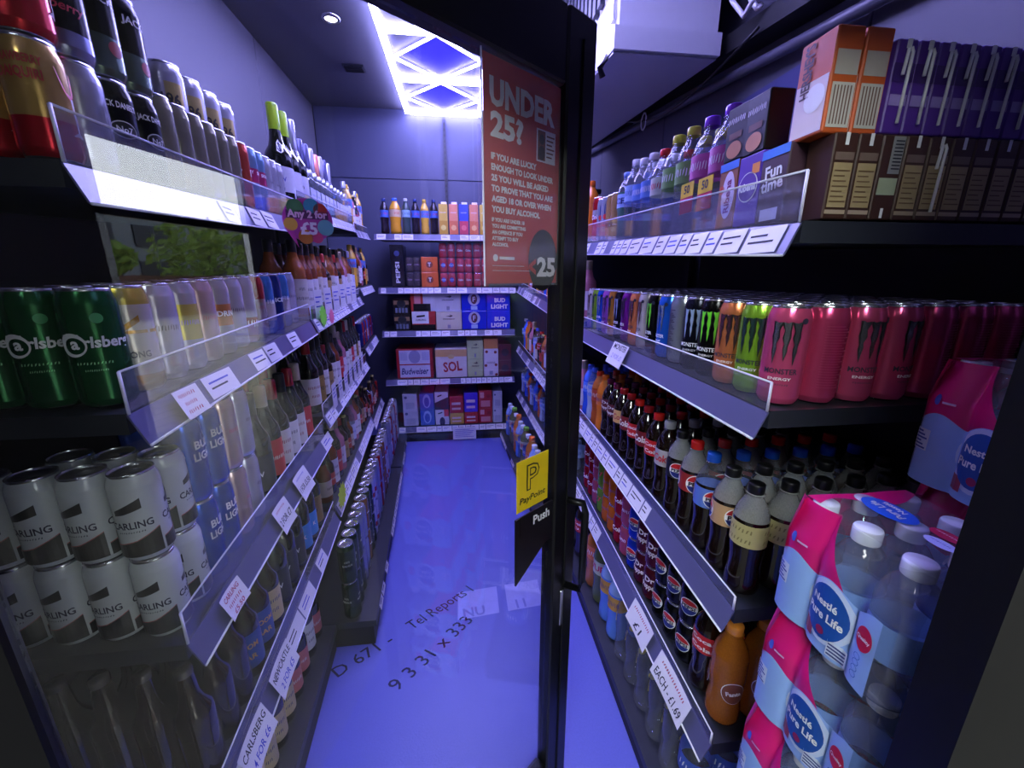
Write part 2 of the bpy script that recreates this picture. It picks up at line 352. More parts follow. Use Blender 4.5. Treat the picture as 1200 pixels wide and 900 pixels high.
hb.add([(a*DS, -.0145, zd(b)) for a, b in hv]+[(a*DS, -.010, zd(b)) for a, b in hv],
       [(4, 3, 2, 1, 0), (5, 6, 7, 8, 9), (0, 1, 6, 5), (1, 2, 7, 6), (2, 3, 8, 7), (3, 4, 9, 8), (4, 0, 5, 9)], 'blackp')
hb.obj('push_plate', dr)
hp = MB(); hp.tube([(.03, -.02, zd(-.62)), (.045, -.055, zd(-.62)), (.048, -.06, zd(-.65)), (.048, -.06, zd(-.88)), (.045, -.055, zd(-.91)), (.03, -.02, zd(-.91))], .009, 'black_steel')
hp.obj('handle', dr)
MB().bbox((.012, -.0245, zd(-1.05)), (.022, -.0205, zd(-.92)), 'alu', .001).obj('lock_plate', dr)
# poster on the glass
M('poster_red', (192, 48, 44), .4, var=.03); M('poster_ink', (232, 226, 226), .5)
pw, ph = .222, .41
po = MB(); po.box((-pw/2, -.0012, 0), (pw/2, 0, ph), 'poster_red')
fm = flat((0, -.0012, 0), (1, 0, 0), (0, 0, 1), .0006)
po.text('UNDER', .062, fm, 'poster_ink', u=-.002, v=.352, bold=.045, width=.188)
po.text('25?', .058, fm, 'poster_ink', u=-.05, v=.298, bold=.045, width=.09)
for i, t in enumerate(['IF YOU ARE LUCKY', 'ENOUGH TO LOOK UNDER', '25 YOU WILL BE ASKED', 'TO PROVE THAT YOU ARE', 'AGED 18 OR OVER WHEN', 'YOU BUY ALCOHOL']):
    w = [.13, .185, .17, .185, .18, .143][i]
    po.text(t, .0155, fm, 'poster_ink', u=-.094+w/2, v=.242-i*.0192, bold=.05, width=w)
for i, t in enumerate(['IF YOU ARE UNDER 18', 'YOU ARE COMMITTING', 'AN OFFENCE IF YOU', 'ATTEMPT TO BUY', 'ALCOHOL']):
    w = [.094, .098, .088, .076, .046][i]
    po.text(t, .0098, fm, 'poster_ink', u=-.094+w/2, v=.126-i*.0118, bold=.045, width=w)
po.disc(-.085, .052, .007, fm, 'poster_ink'); po.rect(-.074, .049, -.03, .055, fm, 'poster_ink')
po.rect(-.094, .036, .0, .037, fm, 'poster_ink'); po.rect(-.094, .026, .02, .027, fm, 'poster_ink')
po.disc(.062, .05, .049, fm, 'blackp', ry=.068)
fm2 = flat((0, -.0012, 0), (1, 0, 0), (0, 0, 1), .0012)
po.text('25', .056, fm2, 'poster_ink', u=.073, v=.036, bold=.045, width=.064); po.text('<', .06, fm2, 'poster_red', u=.026, v=.036, bold=.04, sx=.7)
po.rect(.035, .255, .096, .318, fm, 'poster_ink'); po.rect(.038, .258, .062, .315, fm2, 'c_120_60_50')
po.disc(.05, .298, .008, flat((0, -.0012, 0), (1, 0, 0), (0, 0, 1), .0018), 'c_40_25_25', ry=.010); po.disc(.05, .272, .0105, flat((0, -.0012, 0), (1, 0, 0), (0, 0, 1), .0018), 'c_40_25_25', ry=.014)
for i in range(6): po.rect(.066, .306-i*.008, .092-.004*(i % 3), .309-i*.008, fm2, 'c_120_60_50')
loc = Matrix.Translation((P0[0], P0[1], 0)) @ Matrix.Rotation(DRZ, 4, 'Z')
def on_door(mb, name, s, y, z):
    o = mb.obj(name); v = loc @ Vector((s*DS, y, zd(z))); o.location = v; o.rotation_euler[2] = DRZ; o.scale = (DS, 1, DS); return o
tag(on_door(po, 'age_check_poster', -.132, -.0045, -.011), 'red age check poster with white lettering stuck on the glass door', 'poster')
sv = MB().box((-.118, -.0012, 0), (.114, 0, .425), 'film'); sv.box((-.119, -.0016, 0), (-.1165, .0002, .425), 'edge')
tag(on_door(sv, 'poster_sleeve', -.132, -.0078, -.016), 'clear plastic sleeve over the red poster on the door', 'sleeve')
M('pay_yellow', (232, 200, 20), .4)
py = MB().box((-.06, -.001, 0), (.06, 0, .145), 'pay_yellow'); f3 = flat((0, -.001, 0), (1, 0, 0), (0, 0, 1), .0005)
py.text('P', .10, f3, 'blackp', v=.09, bold=.03); py.text('P', .10, flat((0, -.001, 0), (1, 0, 0), (0, 0, 1), .001), 'pay_yellow', v=.09, bold=-.012)
py.text('PayPoint', .024, f3, 'blackp', v=.028, width=.098, bold=.02, shear=.15)
tag(on_door(py, 'payment_sticker', -.092, -.0045, -.592), 'yellow payment sticker with a black P on the glass door', 'sticker')
ps = MB().box((-.06, -.001, 0), (.06, 0, .058), 'blackp'); ps.text('Push', .036, f3, 'white', u=.022, v=.03, bold=.03)
tag(on_door(ps, 'push_sticker', -.092, -.0150, -.655), 'black push sticker below the yellow payment sticker', 'sticker')

# ------------------------------------------------------------------ shelving units
ORD = ['first', 'second', 'third', 'fourth', 'fifth', 'sixth', 'seventh', 'eighth', 'ninth', 'tenth', 'eleventh', 'twelfth', 'thirteenth', 'fourteenth', 'fifteenth', 'sixteenth', 'seventeenth', 'eighteenth', 'nineteenth', 'twentieth'] + \
      ['twenty-'+x for x in ('first', 'second', 'third', 'fourth', 'fifth', 'sixth', 'seventh', 'eighth', 'ninth')] + ['thirtieth']
class Bay:
    def __init__(s, side, p0, p1, shelves, depth, label, riser=()):
        s.side, s.depth, s.shelves = side, depth, shelves
        s.p0, s.p1 = Vector((*p0, 0)), Vector((*p1, 0)); s.L = (s.p1-s.p0).length; s.dir = (s.p1-s.p0).normalized()
        s.inw = Vector((side, 0, 0)) if side else Vector((0, 1, 0))
        s.rz = {-1: PI/2, 1: -PI/2, 0: 0}[side]; s.unit = empty('shelving_unit', (p0[0], p0[1], 0)); tag(s.unit, label, 'shelving')
        s.off = (-p0[0], -p0[1], 0)
    def zb(s, k, t): a, b = s.shelves[k]; return H+a+(b-a)*t/s.L
    def pt(s, k, t, d, dz=0.): v = s.p0+s.dir*t+s.inw*(.022+d); v.z = s.zb(k, t)+.05+dz; return v
    def build(s, rh={}, ticket=.6, cover=None, big=False, seed=1):
        rnd = random.Random(seed)
        for k in range(len(s.shelves)):
            ps = [s.pt(k, 0, 0), s.pt(k, s.L, 0), s.pt(k, s.L, s.depth), s.pt(k, 0, s.depth)]
            if s.side == 1: ps = [ps[0], ps[3], ps[2], ps[1]]
            lo = [p-Vector((0, 0, .032)) for p in ps]; hi = [p-Vector((0, 0, .001)) for p in ps]
            sh = MB().hexa(lo+hi, 'shelf_dark').obj('shelf', s.unit, s.off)
            # slanted ticket strip
            e = s.inw*.003
            a0, a1 = s.pt(k, .002, -.002, -.004), s.pt(k, s.L-.002, -.002, -.004)
            b0, b1 = s.pt(k, .002, -.022, -.05), s.pt(k, s.L-.002, -.022, -.05)
            MB().hexa([b0, b1, b1+e, b0+e, a0, a1, a1+e, a0+e], 'strip').obj('ticket_strip', sh, (0, 0, 0))
            MB().tube([b0-s.inw*.001, b1-s.inw*.001], .0022, 'edge', 6).obj('strip_edge', sh)
            h = rh.get(k, 0)
            if h:
                r0, r1 = s.pt(k, .004, -.0025, -.003), s.pt(k, s.L-.004, -.0025, -.003); u = Vector((0, 0, h)); w = s.inw*.0025
                MB().hexa([r0, r1, r1+w, r0+w, r0+u, r1+u, r1+w+u, r0+w+u], 'acrylic').obj('clear_riser', sh)
                q = MB().tube([r0+u, r1+u], .0017, 'edge', 6); q.tube([r0, r0+u], .0022, 'edge', 6); q.obj('riser_edge', sh)
            # price tickets
            up = (a0-b0).normalized(); hh = (a0-b0).length; ux = s.dir if s.side <= 0 else -s.dir
            fr_ = (cover or {}).get(k, (0, 1)); t = fr_[0]*s.L+.02
            while t < fr_[1]*s.L-.05:
                w = rnd.choice([.045, .06, .075, .09]) if not big else rnd.choice([.07, .09, .12])
                if rnd.random() < ticket:
                    c = s.pt(k, t+w/2, -.022, -.05)+up*hh*.5; n = ux.cross(up)
                    if n.dot(s.inw) > 0: n = -n
                    m = MB(); mp = flat(c, ux, up, .0012); m.rect(-w/2+.002, -hh*.44, w/2-.002, hh*.44, mp, 'ticket')
                    mp2 = flat(c, ux, up, .0018)
                    for q in range(2): m.rect(-w*.36, hh*(.12-.22*q), w*rnd.uniform(.0, .36), hh*(.19-.22*q), mp2, rnd.choice(['ink', 'ink_blue', 'ink']))
                    m.obj('price_ticket', sh)
                t += w+.002
    def base(s, q0, q1, ztop, depth, tickets=False):
        q0, q1 = Vector((*q0, 0)), Vector((*q1, 0)); i = s.inw*depth
        z = Vector((0, 0, ztop)); zb = Vector((0, 0, ztop-.03)); nose = -s.inw*.012
        ps = [q0, q1, q1+i, q0+i]
        if s.side == 1: ps = [ps[0], ps[3], ps[2], ps[1]]
        MB().hexa(ps+[p+zb for p in ps], 'black_matt').obj('plinth', s.unit, s.off)
        ps = [q0+nose, q1+nose, q1+i, q0+i]
        if s.side == 1: ps = [ps[0], ps[3], ps[2], ps[1]]
        MB().hexa([p+zb+Vector((0, 0, .001)) for p in ps]+[p+z for p in ps], 'shelf_dark').obj('deck', s.unit, s.off)
        s.bq = (q0, q1, ztop)
        if tickets:
            dk = s.unit.children[-1]; d = (q1-q0).normalized(); L = (q1-q0).length; rnd = random.Random(int(L*1000)); t = .03
            ux = d if s.side <= 0 else -d
            while t < L-.08:
                w = rnd.choice([.05, .07, .09, .12])
                if rnd.random() < .75:
                    m = MB(); c = q0+d*(t+w/2)+nose-s.inw*.001; c.z = ztop-.02; m.rect(-w/2, -.02, w/2, .02, flat(c, ux, Vector((0, 0, 1))+s.inw*.3, .001), 'ticket'); m.rect(-w*.3, -.004, w*.25, .002, flat(c, ux, Vector((0, 0, 1))+s.inw*.3, .0016), 'ink'); m.obj('price_ticket', dk)
                t += w+.01
    def back(s, xw, z1):
        d = s.depth+.03
        a, b = s.p0+s.inw*d, s.p1+s.inw*d; w = s.inw*.015
        ps = [a, b, b+w, a+w]
        if s.side == 1: ps = [ps[0], ps[3], ps[2], ps[1]]
        MB().hexa([p+Vector((0, 0, .0)) for p in ps]+[p+Vector((0, 0, z1)) for p in ps], 'black_matt').obj('back_panel', s.unit, s.off)

LA = Bay(-1, (-.455, .6), (-.533, 1.56), [(.09, .15), (-.235, -.20), (-.642, -.642), (-.99, -.988)], .46, 'dark shelving unit at the left, nearest the doorway')
LA.build({0: .062, 1: .062, 2: .062, 3: .05}, .45, {0: (.3, 1), 1: (.1, 1), 2: (.15, 1), 3: (0, 1)}, True, 3); LA.base((-.50, .62), (-.545, 1.372), .12, .42); LA.back(0, H+.30)
LB = Bay(-1, (-.537, 1.58), (-.63, 2.75), [(.20, .275), (-.197, -.16), (-.578, -.584), (-.98, -.98)], .46, 'dark shelving unit in the middle of the left side')
LB.build({0: .05, 1: .05, 2: .05}, .85, None, False, 5); LB.base((-.394, 1.38), (-.485, 2.75), .115, .58, True); LB.back(0, H+.40)
LC = Bay(-1, (-.632, 2.77), (-.69, 3.42), [(.25, .29), (-.11, -.10), (-.51, -.50), (-1.04, -1.04)], .44, 'dark shelving unit at the far left corner')
LC.build({0: .04}, .9, None, False, 6); LC.base((-.487, 2.77), (-.53, 3.42), .115, .56, True); LC.back(0, H+.40)
RA = Bay(1, (.48, .574), (.515, 1.79), [(.033, .10), (-.262, -.262), (-.663, -.668), (-1.011, -1.018)], .54, 'dark shelving unit at the right, nearest the doorway')
RA.build({0: .07, 1: .05, 2: .03, 3: .03}, .92, {0: (.0, .97), 1: (.95, 1), 2: (.28, 1), 3: (.6, 1)}, False, 9); RA.base((.495, .58), (.503, 1.75), .10, .5); RA.back(0, H+.12)
RB = Bay(1, (.515, 1.81), (.46, 3.42), [(.12, .17), (-.24, -.11), (-.70, -.61), (-1.05, -1.01)], .5, 'dark shelving unit at the far right')
RB.build({0: .04, 1: .04, 2: .04}, .6, None, False, 11); RB.base((.42, 1.81), (.33, 3.42), .10, .58, True); RB.back(0, H+.2)
BK = Bay(0, (-.68, 3.5), (.46, 3.5), [(.298, .298), (-.123, -.123), (-.484, -.484), (-.911, -.911), (-1.358, -1.358)], .42, 'dark shelving unit across the back wall')
BK.build({}, .8, None, False, 13); BK.base((-.55, 3.51), (.335, 3.51), .075, .46)

# ------------------------------------------------------------------ goods: prototypes
P = {}
def proto(key, name, cat, desc, w, h, root, parts=(), simple=None, d=None):
    P[key] = dict(name=name, cat=cat, desc=desc, w=w, h=h, d=d or w, root=root.mesh(name), parts=[(n, m.mesh(n), [(a, b.mesh(a)) for a, b in sub]) for n, m, sub in parts], simple=simple.mesh(name) if simple else None)
USED = {}
def put(key, loc, rz, label, group=None, hero=True, tilt=None):
    p = P[key]; o = mk(p['name'], p['root'] if hero or not p['simple'] else p['simple'], None, loc, rz)
    tag(o, label, p['cat'], group)
    if tilt: o.rotation_euler = (tilt[0], tilt[1], rz)
    if hero:
        for n, m, sub in p['parts']:
            c = mk(n, m, o)
            for a, b in sub: mk(a, b, c)
    return o
def canseg(R, h, body, bands):
    bands = bands or [(0, 1, body)]
    z0, z1 = .013, h-.022
    sg = [('alu', [(0, .004), (R*.72, .004), (R*.78, 0), (R*.86, .003)]), (bands[0][2], [(R*.86, .003), (R*.97, .009), (R, z0)])]
    for a, b, m in bands: sg.append((m, [(R, z0+(z1-z0)*a), (R, z0+(z1-z0)*b)]))
    sg.append((bands[-1][2], [(R, z1), (R*.97, z1+.007), (R*.86, h-.004)]))
    return sg
def lidseg(R, h): return [('alu', [(R*.86, h-.004), (R*.87, h), (R*.82, h+.0005)]), ('alu', [(R*.82, h+.0005), (R*.79, h-.006), (R*.4, h-.0055), (0, h-.0055)])]
def tab(mb, R, h):
    vs = []; n = 10
    for i in range(n):
        a = 2*PI*i/n; vs += [(R*.26*math.cos(a), -R*.12+R*.40*math.sin(a), h-.0035), (R*.15*math.cos(a), -R*.2+R*.2*math.sin(a), h-.003)]
    fs = [(2*i, 2*((i+1) % n), 2*((i+1) % n)+1, 2*i+1) for i in range(n)]
    return mb.add(vs, fs, 'alu')
def can(key, desc, R, h, body, bands=None, pr=None, w=None, face=0.):
    kind = 'energy_drink_can' if 'energy' in desc else 'mixer_can' if R < .032 else 'soda_can' if h < .13 else 'beer_can'
    root = MB().lathe(canseg(R, h, body, bands)); lid = MB().lathe(lidseg(R, h)); tb = tab(MB(), R, h)
    parts = [('lid', lid, [('ring_pull', tb)])]
    simple = MB().lathe(canseg(R, h, body, bands), 18).lathe(lidseg(R, h), 18); tab(simple, R, h)
    if pr:
        q = MB(); pr(q, R, h); parts.append(('print', q, []))
    proto(key, kind, 'can', desc, w or 2*R+.0015, h, root, parts, simple)
# ---- print helpers
def claw(q, R, z, a, m, wf, e):
    mp = cyl(R, z, a, e)
    for u0, l, k in ((-.0135, 1., -1), (.0005, .86, 1), (.0145, 1.05, 1)):
        L = [(-.0062*wf-.001, .030), (-.0008, .0285), (.0052*wf, .031), (.0044*wf, .014), (.0052*wf, .006), (.0030*wf, -.010), (.0034*wf, -.018), (.0004, -.038*l-.002*wf), (-.0022*wf, -.014), (-.0012*wf, -.006), (-.0040*wf, .004), (-.0026*wf, .016)]
        q.poly([(u0+(x if k > 0 else -x), y) for x, y in L], mp, m)
def energy(key, desc, body, cl, ink, sub='ENERGY'):
    def pr(q, R, h):
        for a in (0., 2.6):
            claw(q, R, .112, a, 'blackp', 1.3, .0006); claw(q, R, .112, a, cl, .8, .0011)
            q.text('MONSTER', .0125, cyl(R, .060, a), ink, bold=.02, width=.050); q.text(sub, .0065, cyl(R, .047, a), 'white', bold=.02, width=.034); q.text('####', .0055, cyl(R, .037, a), ink, width=.03)
            q.disc(.024, 0, .005, cyl(R, .150-.006, a), 'ink'); 
    can(key, desc, .033, .168, body, None, pr)
energy('e_pink', 'pink energy drink can', 'c_236_92_142_k', 'c_150_150_160_m', 'ink')
energy('e_green', 'lime green energy can', 'c_150_205_60_k', 'c_90_130_120_m', 'ink')
energy('e_orange', 'peach orange energy can', 'c_240_140_90_k', 'c_150_100_120_m', 'ink')
energy('e_black', 'black green-clawed energy can', 'c_18_18_20_k', 'c_110_220_50_p', 'white')
energy('e_blackb', 'black blue-clawed energy can', 'c_22_24_40_k', 'c_150_170_200_p', 'white')
energy('e_blue', 'bright blue energy can', 'c_40_110_230_k', 'c_200_220_240_m', 'white')
energy('e_white', 'white energy drink can', 'c_225_215_215_k', 'c_170_120_130_m', 'ink')
energy('e_purple', 'purple energy drink can', 'c_140_40_160_k', 'c_40_10_50_p', 'white')
energy('e_gold', 'golden orange energy can', 'c_220_150_60_k', 'c_60_70_80_m', 'ink')
energy('e_lilac', 'lilac energy drink can', 'c_190_110_220_k', 'c_120_80_140_m', 'ink')
def pr_silver(q, R, h):
    for i in range(26): q.rect(-.022, .028+i*.0042, .022-.016*((i*37) % 7)/7, .030+i*.0042, cyl(R, 0, 0), 'ink', 8)
can('e_silver', 'silver energy can turned backwards', .033, .168, 'c_150_155_170_k', None, pr_silver)
can('e_pinkback', 'pink energy can turned backwards', .033, .168, 'c_218_74_124_k', None, lambda q, R, h: [q.rect(-.020, .03+i*.0045, .020-.014*((i*31) % 7)/7, .0318+i*.0045, cyl(R, 0, 0), 'c_150_30_75', 8) for i in range(24)] and q.rect(.024, .02, .034, .05, cyl(R), 'ticket', 3))
def pr_carling(q, R, h):
    for a in (-1.25, .85, 2.95):
        mp = cyl(R, 0, a)
        q.cols([(-.030+.006*i, .012, .032+.0013*i+.0016*max(0, i-6)) for i in range(12)], mp, 'blackp')
        q.cols([(-.030+.006*i, .0322+.0013*i+.0016*max(0, i-6), .0334+.0013*i+.0016*max(0, i-6)) for i in range(12)], mp, 'c_170_40_40')
        q.text('CARLING', .0165, mp, 'ink', v=.068, bold=.02, width=.056, u=.002)
        q.cols([(-.016+.004*i, .084+.0012*i+.002*max(0, 3-i)*.3, .094+.0020*i) for i in range(10)], mp, 'blackp')
        q.text('#####', .0045, mp, 'ink', v=.056, width=.036, u=.002)
can('carling', 'white and black lager can', .033, .150, 'c_206_212_212_g', None, pr_carling)
def pr_carls(q, R, h):
    for a in (-.28, PI-.28):
        mp = cyl(R, 0, a, .0007); mp2 = cyl(R, 0, a, .0012)
        q.disc(-.020, .092, .0165, mp, 'white'); q.disc(-.017, .091, .0115, mp2, 'c_20_90_50_k'); q.text('a', .022, cyl(R, 0, a, .0016), 'white', u=-.016, v=.092, bold=.03)
        q.cols([(-.03+.004*i, .098, .1065) for i in range(6)], mp, 'white')
        q.text('rlsberg', .021, mp, 'white', u=.019, v=.093, bold=.03, width=.052, shear=.1)
        q.text('#####', .006, mp, 'c_150_200_150', v=.066, width=.04); q.text('#####', .005, mp, 'c_150_200_150', v=.056, width=.025)
        q.disc(.012, .128, .007, mp, 'c_60_150_90')
can('carls', 'green pilsner lager can', .033, .168, 'c_22_92_48_k', [(0, .97, 'c_22_92_48_k'), (.97, 1, 'c_22_92_48_k')], pr_carls)
can('strong', 'white cider can, gold trim', .033, .168, 'c_214_210_205_k', [(0, .12, 'c_200_150_50_k'), (.12, .95, 'c_214_210_205_k'), (.95, 1, 'c_190_170_60_k')],
    lambda q, R, h: [(q.text('STRONG', .014, cyl(R, .062, a+.15), 'ink', width=.046, bold=.03), q.cols([(-.02+.006*i, .085+.004*i, .092+.0045*i) for i in range(8)], cyl(R, 0, a), 'c_200_150_50_k'), q.rect(-.035, .095, .03, .100, cyl(R, 0, a), 'c_200_150_50_k', 8)) for a in (-.2, 1.9, 4.)])
def simplecan(key, desc, R, h, body, word, ink='white', band=None, bcol=None, size=.016, vert=False, z=.55):
    bands = None if not band else [(0, band[0], body), (band[0], band[1], bcol), (band[1], 1, body)]
    bands = [b for b in bands if b[1] > b[0]+1e-6] if bands else None
    def pr(q, R, h):
        for a in (-1.4, .5, 2.5):
            if vert: q.text(word, size, cyl(R, h*z, a), ink, rot=PI/2, bold=.03)
            else:
                ls = word.split('|')
                for i, t in enumerate(ls): q.text(t, size, cyl(R, h*z-(i-(len(ls)-1)/2)*size*1.05, a), ink, bold=.03, width=min(.05, size*.62*len(t)))
    can(key, desc, R, h, body, bands, pr)
simplecan('budl', 'blue light beer can', .033, .168, 'c_40_80_190_k', 'BUD|LIGHT', 'white', None, None, .022, z=.62)
simplecan('yellow', 'pale can, yellow band', .033, .168, 'c_205_205_215_k', '####', 'c_120_90_160', (.35, .85), 'c_222_210_90_k')
simplecan('pale', 'pale lilac drink can', .033, .168, 'c_205_205_225_k', '####', 'ink')
simplecan('pinkpale', 'pale pink drink can', .033, .168, 'c_222_190_190_k', '###', 'c_160_50_70')
simplecan('drink', 'orange banded drink can', .033, .168, 'c_190_190_200_k', 'DRIN', 'white', (.4, .75), 'c_220_130_70_k')
simplecan('redw', 'red and white can', .033, .168, 'c_205_205_215_k', '##', 'white', (.0, .4), 'c_180_20_50_k', .03, z=.3)
simplecan('maroon', 'maroon topped drink can', .033, .168, 'c_190_175_175_k', '##|##', 'c_130_20_40', (.7, 1), 'c_170_40_50_k')
simplecan('bluew', 'blue and white can', .033, .168, 'c_80_140_215_k', '##', 'white', (.2, .6), 'c_225_215_215_k', .02)
simplecan('darkblue', 'dark blue drink can', .033, .168, 'c_30_50_130_k', 'ICE', 'white')
simplecan('tyskie', 'dark green lager can', .033, .168, 'c_22_60_40_k', '##|####', 'c_190_190_180', (.35, .6), 'c_50_62_50_k')
simplecan('stella', 'silver white lager can', .033, .168, 'c_205_205_212_k', '#####', 'c_180_30_40', (.3, .5), 'c_200_60_60_k', .013)
simplecan('silverl', 'plain silver lager can', .033, .168, 'c_160_165_180_k', '##', 'ink')
simplecan('redl', 'red lager can', .033, .168, 'c_180_30_30_k', '##', 'white')
simplecan('brownl', 'bronze bitter can', .033, .168, 'c_150_100_60_k', '#####', 'white', size=.012)
def pr_daiq(q, R, h):
    for a in (-.3, PI-.3):
        mp = cyl(R, 0, a); m2 = cyl(R, 0, a, .0012)
        q.text('STRAWBERRY', .012, mp, 'c_150_20_36', v=h*.80, width=.044, bold=.04); q.text('DAIQUIRI', .015, mp, 'c_150_20_36', v=h*.68, width=.040, bold=.04)
        mp = cyl(R, 0, a+1.5); m2 = cyl(R, 0, a+1.5, .0012)
        q.poly([(-.014, h*.80), (.014, h*.80), (.008, h*.62), (.002, h*.56), (-.002, h*.56), (-.008, h*.62)], mp, 'c_200_24_44'); q.poly([(-.0018, h*.57), (.0018, h*.57), (.0016, h*.28), (.010, h*.24), (-.010, h*.24), (-.0016, h*.28)], m2, 'c_190_190_195')
can('daiq', 'red strawberry cocktail can', .0305, .134, 'c_205_165_95_k', [(0, .34, 'c_190_20_40_k'), (.34, 1, 'c_205_165_95_k')], pr_daiq)
def pr_jd(q, R, h):
    for a in (-1.5, .35, 2.4):
        mp = cyl(R, 0, a); q.text("JACK DANIEL'S", .0115, mp, 'white', v=h*.74, width=.048, bold=.02)
        q.disc(0, h*.5, .017, mp, 'c_200_200_200', ry=.012); q.disc(0, h*.5, .0155, cyl(R, 0, a, .001), 'blackp', ry=.0105); q.text('No7', .011, cyl(R, 0, a, .0014), 'white', v=h*.5)
        q.text('#####', .007, mp, 'white', v=h*.32, width=.04, shear=.2)
can('jd', 'black whiskey mixer can', .0305, .134, 'c_20_20_22_k', None, pr_jd)
can('jdapple', 'black and green whiskey can', .0305, .134, 'c_20_20_22_k', [(0, .42, 'c_100_120_105_k'), (.42, 1, 'c_20_20_22_k')], lambda q, R, h: [(q.text('JACK', .014, cyl(R, h*.74, a), 'white', width=.036), q.disc(.008, h*.3, .010, cyl(R, 0, a), 'c_160_60_60')) for a in (-1.5, .35, 2.4)])
can('jdberry', 'black and berry whiskey can', .0305, .134, 'c_20_20_22_k', [(0, .18, 'c_150_155_190_k'), (.18, 1, 'c_24_20_30_k')], lambda q, R, h: [(q.disc(0, h*.72, .018, cyl(R, 0, a), 'c_190_190_200', ry=.014), q.disc(0, h*.72, .0165, cyl(R, 0, a, .001), 'blackp', ry=.0125), q.text('No7', .012, cyl(R, h*.72, a, .0014), 'white'), q.text('berry', .015, cyl(R, h*.42, a), 'c_190_30_70', shear=.2)) for a in (-1.5, .35, 2.4)])
can('wht', 'plain white mixer can', .0305, .134, 'c_200_200_214_k', None, lambda q, R, h: [[q.rect(-.02+.0055*i, h*.3, -.017+.0055*i, h*(.6+.05*(i % 3)), cyl(R, 0, a), 'c_120_120_130') for i in range(6)] for a in (-.8, 1.5)])
can('slim', 'slim pale gold can', .0265, .155, 'c_168_158_120_k', [(0, .3, 'c_176_150_90_k'), (.3, 1, 'c_160_155_130_k')], lambda q, R, h: [[q.rect(-.022+.006*i, .012, -.019+.006*i, .055, cyl(R, 0, a), 'c_205_180_110_k') for i in range(8)] for a in (-1, 1, 3)])
can('c196', 'white lemon can', .033, .134, 'c_205_205_215_k', None, lambda q, R, h: [(q.rect(-.002, .018, .03, .085, cyl(R, .01, a), 'c_225_205_130_k', 6), q.text('-196', .030, cyl(R, .062, a, .001), 'blackp', bold=.03, width=.045)) for a in (-.1, PI)])
simplecan('slimpink', 'slim pink blue can', .0265, .155, 'c_150_190_225_k', 'SKINNY', 'white', (.45, .75), 'c_225_70_130_k', .011, z=.6)
simplecan('slimwht', 'slim white script can', .0265, .155, 'c_215_215_225_k', '#####', 'ink', (0, .25), 'c_110_150_120_k', .012)
simplecan('slimred', 'slim red orange can', .0265, .155, 'c_225_90_70_k', '19', 'white', None, None, .022)
def pepsi(q, R, z, r, a, txt=True):
    mp = cyl(R, z, a, .0008); m2 = cyl(R, z, a, .0012)
    q.disc(0, 0, r*1.1, mp, 'white'); q.disc(0, 0, r, m2, 'c_190_24_36', lo=.28); q.disc(0, 0, r, m2, 'c_20_40_130', hi=-.28)
    if txt: q.text('PEPSI', r*.62, cyl(R, z, a, .0016), 'ink', width=r*1.6, bold=.04)
can('pepsi330', 'black cola can', .033, .115, 'c_18_18_24_k', [(0, .1, 'c_30_30_50_k'), (.1, 1, 'c_18_18_24_k')], lambda q, R, h: [pepsi(q, R, .060, .021, a) for a in (-1.3, .4, 2.5)])
can('pepsib330', 'blue cola can', .033, .115, 'c_30_60_190_k', None, lambda q, R, h: [pepsi(q, R, .060, .021, a) for a in (-1.3, .4, 2.5)])
simplecan('drp330', 'maroon spiced cola can', .033, .115, 'c_96_24_44_k', 'Dr|Pepper', 'c_225_215_225', None, None, .025, z=.55)
simplecan('fanta330', 'orange soda can', .033, .115, 'c_235_120_30_k', '####', 'c_30_40_120', size=.02)
simplecan('cherry330', 'cherry red cola can', .033, .115, 'c_170_24_44_k', 'Cola', 'white', size=.024)
simplecan('pink330', 'pink fruit soda can', .033, .115, 'c_205_90_120_k', '###', 'white', size=.02)
simplecan('lime330', 'lime green soda can', .033, .115, 'c_130_180_60_k', '7', 'c_200_40_40', size=.03)
simplecan('coke_can', 'red and silver cola can', .033, .168, 'c_200_30_45_k', 'Cola', 'white', (.6, .8), 'c_200_200_205_k', .024)
def pr_rb(q, R, h):
    for a in (-1., .9): q.poly([(-.02, .03), (.0, .03), (.022, .13), (.002, .13)], cyl(R, 0, a), 'c_30_60_170_k'); q.disc(.004, .085, .009, cyl(R, 0, a, .001), 'c_200_40_40'); q.text('Red', .013, cyl(R, .055, a, .001), 'c_200_40_40')
can('rbull', 'silver blue energy can', .0265, .155, 'c_170_175_195_k', None, pr_rb)
can('coffee', 'gold iced coffee can', .0265, .155, 'c_190_150_95_k', [(0, .25, 'c_200_170_120_k'), (.25, .4, 'c_30_40_80_k'), (.4, 1, 'c_190_150_95_k')], lambda q, R, h: [q.text('#####', .009, cyl(R, .05, a), 'white') for a in (-1, 1)])
